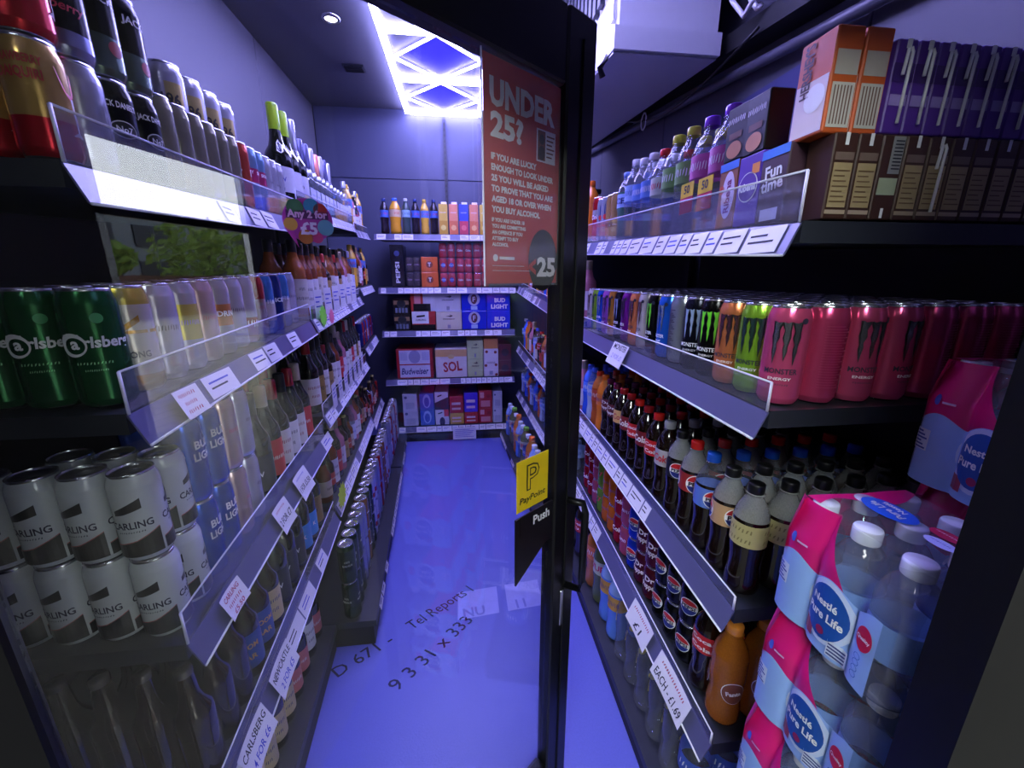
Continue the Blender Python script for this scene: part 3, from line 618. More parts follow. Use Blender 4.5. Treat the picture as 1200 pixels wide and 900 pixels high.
# ---- bottles
def pet(key, desc, liquid, lab, cap, word='', ink='white', top='grey_pet', R=.0325, h=.235, fillz=.70, pr=None, lz=(.47, .67), lab2=None):
    z = lambda f: f*h
    lo = [(0, .006), (R*.55, .004), (R*.72, 0), (R*.94, .006), (R, .018), (R*.97, z(.18)), (R*.90, z(.27)), (R*.93, z(.36)), (R, z(lz[0]-.02)), (R, z(lz[0]))]
    sh = [(R, z(lz[1])), (R*.985, z(lz[1]+.03)), (R*.86, z(.775)), (R*.62, z(.84)), (R*.44, z(.89)), (R*.40, z(.905))]
    i = next((k for k, (r, zz) in enumerate(sh) if zz >= z(fillz)), len(sh)-1)
    sg = [(liquid, lo), (lab, [(R*1.005, z(lz[0])), (R*1.005, z(lz[1]))])]
    if i > 0: sg.append((liquid, sh[:i+1]))
    if i < len(sh)-1: sg.append((top, sh[i:]))
    sg.append((top, [(R*.40, z(.905)), (R*.52, z(.907)), (R*.52, z(.915)), (R*.40, z(.917))]))
    cp = [(cap, [(R*.45, z(.918)), (R*.46, z(.92)), (R*.46, z(.99)), (R*.42, h), (0, h)])]
    q = MB()
    if pr: pr(q, R, h)
    elif word:
        for a in (-1.3, .5, 2.6):
            ls = word.split('|'); lh = h*(lz[1]-lz[0])
            for k, t in enumerate(ls): q.text(t, lh*.62/len(ls), cyl(R*1.005, z(sum(lz)/2)-(k-(len(ls)-1)/2)*lh*.45, a), ink, bold=.03, width=min(R*1.5, lh*.42*len(t)))
    parts = [('cap', MB().lathe(cp, 18), [])]
    if q.v: parts.append(('label_print', q, []))
    proto(key, 'plastic_bottle', 'bottle', desc, 2*R+.002, h, MB().lathe(sg), parts, MB().lathe(sg, 16).lathe(cp, 12))
RED, BLU = 'c_205_34_30_g', 'c_30_90_210_g'
pet('b_cream', 'cola bottle, cream label', 'cola', 'c_190_180_120_p', 'blackp', '###|###', 'c_130_120_70')
pet('b_tan', 'cola bottle, tan label', 'cola', 'c_190_150_110_p', 'blackp', pr=lambda q, R, h: [pepsi(q, R*1.005, .134, .021, a) for a in (-.9, 1.3, 3.4)])
pet('b_dietp', 'cola bottle, silver blue label', 'cola', 'c_90_120_205_p', BLU, pr=lambda q, R, h: [pepsi(q, R*1.005, .134, .019, a) for a in (-1.1, 1.1, 3.2)], top='clear_pet')
pet('b_redp', 'cola bottle, red blue label', 'cola', 'c_150_40_40_p', RED, pr=lambda q, R, h: [pepsi(q, R*1.005, .134, .022, a) for a in (-1.0, 1.1, 3.2)])
pet('b_max', 'cola bottle, black label', 'cola', 'c_18_18_26_p', 'blackp', pr=lambda q, R, h: [pepsi(q, R*1.005, .134, .019, a) for a in (-1.3, 1.1, 3.2)])
pet('b_dcoke', 'diet cola bottle, silver label', 'cola', 'c_170_165_172_p', 'c_150_150_155_g', 'Coke', 'c_190_40_50', top='cola')
pet('b_coke', 'cola bottle, red label', 'cola', 'c_196_28_34_p', RED, 'Coca|Cola', 'white', top='cola')
pet('b_zero', 'cola bottle, dark red label', 'cola', 'c_120_24_32_p', 'c_150_20_30_g', 'Cola', 'white', top='cola')
pet('b_cherry', 'cherry cola bottle', 'cola', 'c_150_40_80_p', 'c_130_20_50_g', '#####', 'white', top='cola')
pet('b_lemon', 'cola bottle, yellow pink label', 'cola', 'c_215_170_110_p', 'c_180_30_40_g', 'Cola', 'c_180_60_80', top='cola')
pet('b_drp', 'maroon spiced cola bottle', 'cola', 'c_96_24_44_p', 'c_120_24_60_g', 'Dr|Pepper', 'white', top='cola')
pet('b_orange', 'orange soda bottle', 'c_235_130_40_g', 'c_225_120_50_p', 'c_235_110_30_g', '####', 'c_40_50_130', top='c_235_130_40_g')
pet('b_amber', 'amber ginger soda bottle', 'c_170_80_30_g', 'c_180_60_40_p', 'c_205_60_30_g', '###', 'white', top='c_190_110_50_g')
pet('b_blue', 'blue sports drink bottle', 'c_40_90_220_g', 'c_70_120_230_p', 'c_40_80_210_g', '##', 'white', top='c_60_110_230_g')
pet('b_pale', 'pale blue sports bottle', 'c_170_190_225_g', 'c_120_150_230_p', 'c_60_100_220_g', '##', 'white', top='clear_pet')
pet('fanta_b', 'wavy amber orangeade bottle', 'amber_pet', 'amber_pet', 'c_225_140_50_g', pr=lambda q, R, h: [(q.disc(0, .10, .024, cyl(R*1.005, 0, a), 'white', ry=.028), q.disc(0, .10, .0225, cyl(R*1.005, 0, a, .0011), 'c_120_60_30', ry=.0265), q.text('Fanta', .014, cyl(R*1.005, .10, a, .0015), 'white', bold=.04, rot=.2)) for a in (-.75, 1.5)], top='amber_pet', R=.036, h=.25)
pet('coke_b', 'cola bottle, red collar label', 'cola', 'c_190_24_34_p', RED, 'Coca|Cola', 'white', top='cola', R=.034, h=.24)
pet('water', 'clear still water bottle', 'clear_pet', 'c_150_180_230_p', 'c_225_228_240_g', '####', 'c_30_60_160', top='clear_pet')
pet('big_water', 'large clear water bottle', 'clear_pet', 'c_60_90_180_p', 'c_225_228_240_g', '##', 'white', top='clear_pet', R=.04, h=.29)
pet('big_clear', 'large clear water bottle, pale label', 'clear_pet', 'clear_pet', 'c_225_228_240_g', '', 'white', top='clear_pet', R=.04, h=.29, pr=lambda q, R, h: [q.disc(0, .16, .016, cyl(R*1.005, 0, a), 'c_205_190_90') for a in (-.6, 1.6)])
pet('big_green', 'large green lemonade bottle', 'c_86_96_60_g', 'c_190_200_180_p', 'c_120_190_70_g', '7UP', 'c_190_40_90', top='c_86_96_60_g', R=.045, h=.31)
pet('big_orange', 'large orange soda bottle', 'c_190_110_50_g', 'c_225_110_60_p', 'c_235_110_30_g', '##', 'white', top='c_190_110_50_g', R=.045, h=.31)
pet('big_coke', 'large cola bottle', 'cola', 'c_190_24_34_p', RED, 'Cola|2', 'white', top='cola', R=.045, h=.31)
pet('big_blue', 'large blue water bottle', 'c_90_130_225_g', 'c_200_150_60_p', 'c_225_228_240_g', '#####', 'c_40_50_120', top='c_140_170_230_g', R=.04, h=.29)
pet('purple_cap', 'pink water bottle, purple cap', 'clear_pet', 'c_190_90_160_p', 'c_130_60_200_g', '####', 'white', top='clear_pet', R=.036, h=.235)
pet('yellow_cap', 'lime water bottle, yellow cap', 'clear_pet', 'c_120_160_90_p', 'c_205_205_70_g', '###', 'white', top='clear_pet', R=.034, h=.235)
pet('red_cap', 'water bottle, red cap', 'clear_pet', 'c_190_200_190_p', 'c_205_40_50_g', '###', 'c_180_30_60', top='clear_pet', R=.033, h=.22)
pet('sport_cap', 'ridged water bottle, white cap', 'clear_pet', 'c_90_130_210_p', 'c_230_230_240_g', '#####', 'white', top='clear_pet', R=.031, h=.225)
pet('ice_b', 'green ice tea bottle', 'c_70_110_100_g', 'c_150_180_225_p', 'c_120_150_225_g', 'ICE', 'c_30_40_110', top='clear_pet', R=.032, h=.21)
pet('juice_o', 'orange squash bottle', 'c_225_160_40_g', 'c_215_190_150_p', 'c_50_110_220_g', '##', 'c_200_60_40', top='c_235_175_50_g', R=.045, h=.27)
pet('juice_g', 'green cordial bottle', 'c_60_80_80_g', 'c_150_190_215_p', 'c_210_215_220_g', '##', 'c_40_90_90', top='c_60_80_80_g', R=.033, h=.27)
pet('juice_k', 'dark blackcurrant squash bottle', 'c_30_22_36_g', 'c_70_110_205_p', 'c_40_60_130_g', '##', 'c_190_40_60', top='c_30_22_36_g', R=.033, h=.265)
pet('juice_y', 'yellow squash bottle', 'c_230_180_60_g', 'c_90_130_205_p', 'c_225_190_70_g', '##', 'c_200_70_50', top='c_235_190_80_g', R=.033, h=.265)
def glass(key, desc, gl, lab, cap, word, ink='ink', R=.037, h=.30, neck=.0145, lz=(.12, .48), capz=.80, sh=.56, wire=None):
    z = lambda f: f*h
    sg = [(gl, [(0, .004), (R*.8, .002), (R*.95, .003), (R, .012), (R, z(lz[0]))]), (lab, [(R*1.008, z(lz[0])), (R*1.008, z(lz[1]))]),
          (gl, [(R, z(lz[1])), (R, z(sh)), (R*.92, z(sh+.05)), (R*.62, z(sh+.12)), (neck*1.25, z(sh+.19)), (neck*1.05, z(capz)), (neck, z(.985))])]
    cp = [(cap, [(neck*1.12, z(capz)), (neck*1.12, z(.985)), (neck, h), (0, h)])]
    q = MB(); lh = h*(lz[1]-lz[0])
    for a in (-.5, 1.9) if word else ():
        ls = word.split('|')
        for k, t in enumerate(ls): q.text(t, min(lh*.26, .02), cyl(R*1.008, z(sum(lz)/2)-(k-(len(ls)-1)/2)*lh*.32, a), ink, bold=.02, width=min(R*1.5, .012*len(t)))
    if wire:
        for a in (-.6, 1.5): q.poly([(-.007, .014), (0, -.020), (.007, .014), (.005, .014), (0, -.012), (-.005, .014)], lambda u, v: Vector(((R*.62-v*.55+.0008)*math.sin(a+u/R/.62), -(R*.62-v*.55+.0008)*math.cos(a+u/R/.62), z(sh+.12)+v)), wire)
    parts = [('cap', MB().lathe(cp, 16), [])]
    if q.v: parts.append(('label_print', q, []))
    proto(key, 'glass_bottle', 'bottle', desc, 2*R+.002, h, MB().lathe(sg), parts, MB().lathe(sg, 16).lathe(cp, 12))
glass('pros', 'dark prosecco bottle, lime capsule', 'dark_glass', 'c_215_215_225', 'c_170_215_40_g', 'V', 'c_40_50_160', .043, .31, .0165, (.1, .36), .74, .46, 'white')
glass('pros_b', 'dark sparkling bottle, silver capsule', 'dark_glass', 'c_205_205_220', 'c_175_175_190_k', '###', 'ink', .043, .31, .0165, (.1, .36), .66, .46)
glass('pros_c', 'dark sparkling bottle, pink capsule', 'dark_glass', 'c_225_200_210', 'c_225_140_120_k', '###', 'ink', .043, .30, .0165, (.1, .36), .66, .46)
glass('pros_d', 'dark sparkling bottle, purple capsule', 'dark_glass', 'c_200_200_215', 'c_90_90_130_k', '###', 'ink', .043, .31, .0165, (.1, .36), .66, .46)
glass('wine_r', 'red wine bottle, red capsule', 'dark_glass', 'c_225_222_215', 'c_180_24_40_g', '#####|###', 'c_150_30_40')
glass('wine_w', 'dark wine bottle, white label', 'dark_glass', 'c_230_230_225', 'blackp', '#####|##', 'ink')
glass('wine_c', 'dark wine bottle, cream capsule', 'dark_glass', 'c_205_40_60', 'c_205_190_160_g', '####', 'white')
glass('wine_v', 'dark wine bottle, V label', 'dark_glass', 'c_40_42_48', 'blackp', 'V', 'white', lz=(.1, .44))
glass('wine_k', 'dark bottle, blue label', 'dark_glass', 'c_60_150_225', 'c_30_50_90_g', 'K', 'white', lz=(.1, .40))
glass('wine_y', 'green bottle, yellow sleeve', 'green_glass', 'c_150_120_60', 'blackp', 'YO', 'ink', lz=(.1, .46))
glass('rum', 'amber rum bottle', 'c_120_52_20_g', 'c_225_222_225', 'c_30_24_22_g', '##|##', 'ink', .038, .27, .015, (.08, .5), .84, .60)
glass('whisky', 'amber whisky bottle', 'c_150_80_30_g', 'c_205_200_190', 'blackp', '##|#####', 'ink', .039, .28, .015, (.12, .5), .84, .60)
glass('vodka', 'clear vodka bottle', 'clear_glass', 'c_200_205_225', 'c_190_195_215_k', '####', 'c_40_60_160', .036, .27, .014, (.15, .48), .86, .62)
glass('gin', 'pink gin bottle', 'c_190_120_140_g', 'c_225_215_225', 'c_205_190_160_k', '##', 'ink', .038, .26, .015, (.15, .48), .84, .60)
glass('liqueur', 'brown cream liqueur bottle', 'brown_glass', 'c_170_140_90', 'c_180_40_40_g', '####', 'ink', .040, .24, .016, (.12, .5), .84, .58)
glass('ale', 'brown ale bottle, plain', 'brown_glass', 'brown_glass', 'c_120_115_110_k', '', 'ink', .033, .25, .0135, (.15, .45), .94, .58)
glass('ale_d', 'brown ale bottle, blue orange label', 'brown_glass', 'c_60_90_170', 'c_190_120_60_k', 'DOOM|BAR', 'c_235_180_110', .033, .25, .0135, (.12, .5), .94, .58)
glass('ale_n', 'brown ale bottle, cream label', 'brown_glass', 'c_222_200_150', 'c_160_130_60_k', '####|##', 'c_40_60_120', .033, .25, .0135, (.12, .5), .94, .58)
glass('ale_g', 'green beer bottle, green label', 'green_glass', 'c_60_140_80', 'c_200_200_205_k', '###', 'white', .031, .24, .0135, (.12, .45), .94, .55)
glass('ale_b', 'black stout bottle, pink label', 'dark_glass', 'c_205_110_110', 'blackp', '####', 'white', .033, .25, .0135, (.12, .45), .94, .56)
glass('cocktail', 'small amber spirit bottle', 'c_110_50_20_g', 'c_205_190_170', 'c_60_50_45_k', '###', 'ink', .030, .20, .013, (.15, .5), .85, .60)
glass('beer', 'brown beer bottle, small label', 'brown_glass', 'c_190_60_50', 'c_205_190_120_k', '###', 'white', .030, .23, .013, (.2, .45), .94, .55)
# flask of clear spirit
fk = MB().bbox((-.036, -.016, 0), (.036, .016, .12), 'clear_glass', .006); fk.lathe([('clear_glass', [(.02, .118), (.013, .128), (.0115, .14)])], 16)
fp = MB().rect(-.03, .03, .03, .085, flat((0, -.016, 0), (1, 0, 0), (0, 0, 1)), 'c_205_210_230'); fp.text('#####', .014, flat((0, -.016, 0), (1, 0, 0), (0, 0, 1), .0014), 'ink_blue', v=.06)
proto('flask', 'spirit_flask', 'bottle', 'small flat clear spirit flask', .075, .155, fk, [('cap', MB().lathe([('c_200_205_225_k', [(.0125, .137), (.0125, .155), (0, .155)])], 14), []), ('label_print', fp, [])], None, .034)
# ---- cartons
def carton(key, desc, w, d, h, body, pr, straw=False, name='drink_carton', extra=()):
    r = MB().bbox((-w/2, -d/2, 0), (w/2, d/2, h), body, .0018)
    q = MB(); pr(q, flat((0, -d/2, 0), (1, 0, 0), (0, 0, 1)), flat((0, -d/2, 0), (1, 0, 0), (0, 0, 1), .0014), w, h)
    parts = [('print', q, [])] + list(extra)
    if straw:
        s = MB().tube([(.004, -d/2-.003, .012), (.006, -d/2-.003, h*.86), (.003, -d/2-.003, h*.9), (-.001, -d/2-.003, h*.89), (-.003, -d/2-.003, h*.62)], .0022, 'white', 6)
        parts.append(('straw', s, []))
    proto(key, name, 'carton', desc, w+.001, h, r, parts, None, d)
def pr_choc(q, a, b, w, h):
    q.rect(-w*.4, h*.14, w*.4, h*.66, a, 'c_170_150_110'); q.rect(-w*.4, h*.69, w*.4, h*.78, a, 'c_120_100_90')
    for i in range(7): q.rect(-w*.34, h*(.2+.06*i), w*(.34-.1*(i % 3)), h*(.215+.06*i), b, 'c_110_84_58')
    q.rect(-w*.45, h*.06, w*.45, h*.11, a, 'c_170_150_130'); q.rect(-.003, h*.86, .003, h*1.0, a, 'white')
carton('choc', 'brown chocolate milk carton', .0375, .048, .115, 'c_66_40_32_p', pr_choc)
def pr_choc2(q, a, b, w, h):
    q.rect(-w*.1, h*.55, w*.42, h*.98, a, 'c_150_150_150'); q.rect(-w*.4, h*.30, w*.42, h*.5, a, 'c_170_180_150'); q.rect(-.002, h*.02, .003, h*.14, a, 'white')
    for i in range(9): q.rect(w*.0, h*(.6+.04*i), w*.38, h*(.615+.04*i), b, 'ink')
carton('choc_b', 'brown carton with barcode side', .0375, .048, .115, 'c_66_40_32_p', pr_choc2)
carton('choc_s', 'brown carton with loose straw', .0375, .048, .115, 'c_66_40_32_p', pr_choc, True)
def pr_purple(q, a, b, w, h):
    q.rect(-w*.42, h*.3, w*.42, h*.42, a, 'c_150_130_200'); q.rect(-w*.5, h*.55, w*.5, h*.75, a, 'c_60_30_110')
    q.rect(-w*.1, h*.9, w*.15, h*1.0, a, 'white')
carton('purple', 'purple milk carton with white straw', .0325, .048, .115, 'c_84_44_150_p', pr_purple, True)
def pr_hersh(q, a, b, w, h):
    q.rect(-w*.42, h*.05, w*.42, h*.48, a, 'c_205_200_190'); q.rect(-w*.42, h*.55, w*.42, h*.78, a, 'c_190_180_170')
    for i in range(6): q.rect(-w*.34+w*.12*i, h*.08, -w*.29+w*.12*i, h*.45, b, 'c_110_80_70')
hs = MB(); hm = flat((-.021, 0, 0), (0, -1, 0), (0, 0, 1)); hm2 = flat((-.021, 0, 0), (0, -1, 0), (0, 0, 1), .0014)
hs.rect(-.028, .004, .028, .075, hm, 'c_225_210_205'); hs.text("HERSHEY'S", .022, hm2, 'c_60_24_20', v=.09, u=-.012, rot=PI/2, width=.07, bold=.03); hs.disc(.008, .05, .018, hm2, 'c_235_235_235')
carton('hersh', 'tall orange chocolate milk carton', .042, .062, .130, 'c_205_92_40_p', pr_hersh, extra=[('side_print', hs, [])])
def pr_fun(q, a, b, w, h):
    q.text('Fun', .026, a, 'white', v=h*.7, bold=.03, rot=.1); q.text('time', .026, a, 'white', v=h*.52, bold=.03, rot=.1); q.rect(-w*.5, h*.88, w*.5, h, a, 'c_60_130_225'); q.rect(-w*.3, h*.04, w*.35, h*.2, a, 'c_205_205_225')
carton('fun', 'brown carton with white lettering', .06, .05, .115, 'c_70_46_60_p', pr_fun)
def pr_rib(q, a, b, w, h):
    q.disc(0, h*.55, w*.4, a, 'white'); q.disc(0, h*.55, w*.37, b, 'c_90_50_160'); q.text('Ribena', .018, lambda u, v: b(u, v)+Vector((0, -.0008, 0)), 'white', v=h*.55, width=w*.72, bold=.04); q.rect(w*.1, h*.72, w*.4, h*.86, a, 'c_235_150_60')
carton('ribena', 'purple blackcurrant drink carton', .062, .045, .118, 'c_92_50_170_p', pr_rib)
def pr_rib2(q, a, b, w, h):
    q.disc(.004, h*.5, w*.34, a, 'c_225_210_235', ry=h*.36); q.text('Ribena', .022, b, 'c_130_40_110', v=h*.48, u=.004, rot=PI/2, bold=.03); q.rect(-w*.5, h*.88, w*.5, h, a, 'c_60_130_225'); q.disc(-w*.3, h*.6, w*.15, a, 'c_205_80_50')
carton('ribena2', 'tropical fruit drink carton', .055, .045, .118, 'c_150_90_60_p', pr_rib2)
def pr_kol(q, a, b, w, h):
    q.text('#####', .017, a, 'white', v=h*.74, width=w*.82, bold=.04); q.disc(0, h*.2, w*.36, a, 'c_205_140_90', ry=h*.16); q.rect(-w*.3, h*.4, w*.3, h*.52, a, 'c_110_70_50')
carton('kol', 'black fruit drink carton', .055, .045, .092, 'c_14_13_18_p', pr_kol)
def pr_jc(word, c1, c2):
    def f(q, a, b, w, h):
        q.rect(-w*.5, 0, w*.5, h*.45, a, c1); q.disc(0, h*.22, w*.3, b, c2); q.text(word, .016, b, 'white', v=h*.72, width=w*.7, bold=.03)
    return f
for kk, de, bo, c1, c2 in (('jc_y', 'yellow pineapple juice carton', 'c_222_190_80_p', 'c_205_160_50', 'c_235_220_120'), ('jc_o', 'peach orange juice carton', 'c_235_150_110_p', 'c_225_120_70', 'c_245_190_120'), ('jc_b', 'blue and red juice carton', 'c_60_80_215_p', 'c_205_70_90', 'c_235_120_120')):
    e = MB().bbox((-.015, -.012, .231), (.03, .014, .25), 'white', .003)
    carton(kk, de, .07, .07, .23, bo, pr_jc('####', c1, c2), extra=[('cap', e, [])])

# ------------------------------------------------------------------ stocking the shelves
def lab(desc, phrase, c, r=0, lev=0, levels=1):
    rw = ['front', 'second', 'third', 'fourth', 'fifth', 'sixth', 'seventh', 'eighth', 'ninth'][r]
    L = '' if levels == 1 else [' lower layer', ' upper layer'][lev] if levels == 2 else [' bottom layer', ' middle layer', ' top layer'][lev]
    s = f"{desc}{',' if L else ''}{L}, {phrase}, {rw} row, {ORD[c]} from near end"
    return s
def fill(bay, k, cols, rows, phrase, group, levels=1, start=.012, d0=.01, gap=.002, hero=2, ang=(-.5, .3), base=False, herocols=1, rowgap=.001):
    s = start; n = 0
    for c, key in enumerate(cols):
        p = P[key]; w = p['w']+gap
        rr = rows[c] if isinstance(rows, (list, tuple)) else rows
        if s+w > (bay.L if not base else (bay.bq[1]-bay.bq[0]).length)+.004: break
        for r in range(rr):
            for lv in range(levels if not isinstance(levels, (list, tuple)) else levels[c]):
                d = d0+p['d']/2+r*(p['d']+rowgap)
                if base:
                    q0, q1, z = bay.bq; v = q0+(q1-q0).normalized()*(s+w/2)+bay.inw*d; v.z = z
                else: v = bay.pt(k, s+w/2, d)
                v.z += lv*(p['h']+.0008)+.0008+(0 if base else abs(bay.shelves[k][1]-bay.shelves[k][0])/bay.L*p['w']*.5)
                a = random.uniform(*ang)*(1 if bay.side != 1 else -1)
                lvn = levels if not isinstance(levels, (list, tuple)) else levels[c]
                put(key, v, bay.rz+a, lab(p['desc'], phrase, c, r, lv, lvn), group, r < hero or c < herocols)
        s += w
    return s
# right, nearest unit -------------------------------------------------
ec = ['e_pink', 'e_green', 'e_orange', 'e_black', 'e_blackb', 'e_silver', 'e_blue', 'e_black', 'e_white', 'e_orange', 'e_purple', 'e_blackb', 'e_gold', 'e_lilac', 'e_blue', 'e_green', 'e_white']
s0 = .012
for c, key in enumerate(ec):
    for r in range(7):
        kk = key
        if c == 0: kk = ['e_pink', 'e_pinkback', 'e_pink', 'e_pink', 'e_pinkback', 'e_pinkback', 'e_pinkback'][r]
        v = RA.pt(1, s0+c*.0695+.034, .046+r*.0695); v.z += .0006
        rz = RA.rz + (-.15 if c else 0) + random.uniform(-.12, .12)
        if c == 0: rz = [-.75, -.1, -.25, .15, .5, .2, -.2][r]
        if c and c < 5: rz = RA.rz+.55
        put(kk, v, rz, lab(P[kk]['desc'], 'right second shelf', c, r), 'energy drink cans on the right second shelf', r == 0 or c == 0)
fill(RA, 2, ['b_cream', 'b_tan', 'b_dietp', 'b_redp', 'b_max', 'b_dcoke', 'b_coke', 'b_zero', 'b_coke', 'b_zero', 'b_lemon', 'b_drp', 'b_drp', 'b_orange', 'b_amber', 'b_pale', 'b_blue'], 6, 'right third shelf', 'soft drink bottles on the right third shelf', 1, .02, .012, .0025, 2, (-.2, .2), herocols=2, rowgap=.004)
r4 = ['fanta_b', 'coke_b', 'pepsi330', 'pepsi330', 'pepsi330', 'drp330', 'drp330', 'pepsib330', 'pink330', 'cherry330', 'fanta330', 'fanta330', 'lime330', 'pink330', 'cherry330', 'cherry330']
fill(RA, 3, r4, [2, 2]+[2, 2, 2]+[1]*11, 'right fourth shelf', 'drinks on the right fourth shelf', [1, 1]+[2]*14, .02, .018, .002, 1, (-.25, .25))
fill(RA, 0, ['big_water', 'big_clear', 'big_clear', 'big_clear', 'big_clear', 'big_clear']+['big_blue', 'big_blue', 'big_green', 'big_orange', 'big_coke', 'big_coke'], 2, 'right bottom shelf', 'large bottles on the right bottom shelf', 1, .06, .02, .006, 2, (-.2, .2), base=True)
# right top shelf: cartons across the near end, then bottles along the aisle
gr1 = 'cartons and bottles on the right top shelf'
x = .535
nm = ['leftmost', 'second', 'third', 'fourth', 'fifth', 'sixth', 'seventh', 'eighth', 'ninth', 'tenth', 'eleventh', 'twelfth', 'thirteenth']
for i in range(12):
    kk = 'choc_b' if i == 2 else 'choc_s' if i == 4 else 'choc'
    v = RA.pt(0, .03, 0); put(kk, (x+.019+i*.039, .603, v.z+.001), 0, f"{P[kk]['desc']}, lower row at the shelf end, {nm[i]} from the aisle" if i else 'brown chocolate milk carton, lower row at the shelf end, nearest the aisle', 'brown cartons on the right top shelf')
for i in range(2):
    v = RA.pt(0, .03, 0); put('hersh', (x+.004+i*.045, .618, v.z+.1175), .0, ['tall orange chocolate milk carton on the brown cartons, nearer the aisle', 'tall orange chocolate milk carton on the brown cartons, farther from the aisle'][i], 'tall orange cartons')
for i in range(9):
    v = RA.pt(0, .03, 0); put('purple', (x+.086+i*.034, .604, v.z+.1175), 0, f'purple carton with white straw in the upper row, {ORD[i]} from the orange cartons', 'purple cartons on the right top shelf')
s = .058
for i, (kk, lb) in enumerate((('fun', 'brown carton with white lettering behind the clear riser'), ('ribena', 'purple blackcurrant drink carton beside the brown lettered carton'), ('ribena2', 'tropical fruit drink carton beside the two purple capped bottles'))):
    w = P[kk]['w']; v = RA.pt(0, s+w/2, .032); v.z += .001; put(kk, v, RA.rz, lb, gr1); s += w+.003
v = RA.pt(0, .155, .032); put('kol', (v.x, v.y, v.z+.1205), RA.rz, 'black fruit drink carton standing on the purple drink carton', gr1)
v = RA.pt(0, .212, .032); put('kol', (v.x, v.y, v.z+.1205), RA.rz+.05, 'black fruit drink carton standing on the tropical drink carton', gr1)
seq = ['purple_cap', 'purple_cap', 'yellow_cap', 'yellow_cap', 'red_cap', 'sport_cap', 'sport_cap', 'water', 'ice_b', 'coffee', 'coffee', 'rbull', 'rbull', 'coke_can', 'coke_can', 'coke_can']
fill(RA, 0, seq, 2, 'right top shelf', gr1, 1, s+.004, .012, .002, 2, (-.3, .3))
ft = MB().box((-.026, -.001, 0), (.026, 0, .03), 'pay_yellow'); ft.text('50', .024, flat((0, -.001, 0), (1, 0, 0), (0, 0, 1), .0006), 'ink', v=.016, bold=.02); ft.box((-.026, -.001, -.034), (.026, 0, -.0005), 'c_190_30_60')
for i in range(2):
    v = RA.pt(0, s+.04+i*.0745, .004); o = ft.obj('price_flash'); o.location = (v.x, v.y, v.z+.075); o.rotation_euler[2] = RA.rz
    tag(o, ['yellow 50 price flash on the nearer purple capped bottle', 'yellow 50 price flash on the farther purple capped bottle'][i], 'price tag', 'yellow price flashes')
# right, far unit
mix = ['b_orange', 'beer', 'b_coke', 'vodka', 'juice_y', 'b_blue', 'gin', 'cocktail', 'b_amber', 'juice_k', 'water', 'liqueur', 'b_pale', 'beer', 'b_drp', 'whisky']
for k, ph in enumerate(('far right top shelf', 'far right second shelf', 'far right third shelf', 'far right fourth shelf')):
    q = [mix[(i*5+k*3) % 16] for i in range(22)]
    if k == 1: q = [x if x not in ('whisky', 'vodka') else 'gin' for x in q]
    if k == 3: q = [['water', 'b_pale', 'b_amber', 'red_cap', 'b_blue'][i % 5] for i in range(22)]
    fill(RB, k, q, 1, ph, 'bottles on the far right shelves', 1, .01, .012, .004, 1, (-.3, .3))
fill(RB, 0, [['big_water', 'big_blue', 'big_orange', 'big_water', 'big_green'][i % 5] for i in range(17)], 1, 'far right bottom shelf', 'large bottles on the far right bottom shelf', 1, .01, .02, .006, 1, (-.3, .3), base=True)

# left, nearest unit ---------------------------------------------------
gl1 = 'cans on the left top shelf'
for c in range(4):
    for r in range(4):
        lo = ['daiq', 'wht', 'jd', 'jd'][c]; hi = ['daiq', 'jdberry', 'jdapple', 'jdapple'][c]
        for lv, kk in enumerate((lo, hi)):
            v = LA.pt(0, .045+c*.0635, .036+r*.0635); v.z += .0006+lv*.1348
            put(kk, v, LA.rz-.9+.1*c+random.uniform(-.2, .2), lab(P[kk]['desc'], 'left top shelf', c, r, lv, 2), gl1, r == 0 or c == 0)
e = fill(LA, 0, ['slim']*6, [1]*6, 'left top shelf', 'slim gold cans on the left top shelf', 1, .275, .012, .001, 1, (-.3, .1))
for c in range(4):
    for lv in range(2):
        v = LA.pt(0, .50+c*.085, .108); v.z += .004+lv*.1355; put('c196', v, LA.rz-1.0, f"white lemon can, {['lower','upper'][lv]} layer behind the slim gold cans, {ORD[c]} from near end", 'white lemon cans on the left top shelf')
fill(LA, 0, ['slimred', 'slimpink', 'slimpink', 'slimwht', 'slimwht', 'slimwht'], 1, 'beyond slim gold cans', 'slim cans on the left top shelf', 1, e+.004, .012, .001, 2, (-.4, .2))
fill(LA, 1, ['carls', 'strong', 'pale', 'yellow', 'pinkpale', 'drink', 'pale', 'redw', 'maroon', 'bluew', 'darkblue', 'bluew', 'pale'], [6]+[2]*12, 'left second shelf', 'tall cans on the left second shelf', 1, .012, .012, .002, 1, (-1.0, -.75))
fill(LA, 2, ['carling', 'carling', 'budl', 'budl', 'pinkpale', 'pale'], [6, 3, 2, 2, 1, 1], 'left third shelf', 'lager cans on the left third shelf', 2, .012, .012, .002, 1, (-.75, -.2))
fill(LA, 2, ['wine_v', 'wine_c', 'wine_r', 'wine_w', 'wine_r', 'wine_c', 'wine_w'], 2, 'beyond the lager cans', 'wine bottles on the left third shelf', 1, .448, .012, .002, 1, (-.5, .2))
fill(LA, 3, ['ale', 'ale', 'ale', 'ale_d', 'ale_d', 'ale_n', 'wine_v', 'wine_v', 'wine_v', 'wine_k', 'wine_k', 'wine_y', 'wine_w'], [5, 3, 2]+[1]*10, 'left fourth shelf', 'bottles on the left fourth shelf', 1, .012, .014, .002, 1, (-.5, .2))
fill(LA, 0, ['ale_g', 'ale_g', 'ale_n', 'ale_n', 'ale_n', 'ale_n', 'ale_b', 'ale_b', 'wine_w', 'ale_b'], 2, 'left bottom shelf', 'bottles on the left bottom shelf', 1, .02, .03, .005, 1, (-.5, .2), base=True)
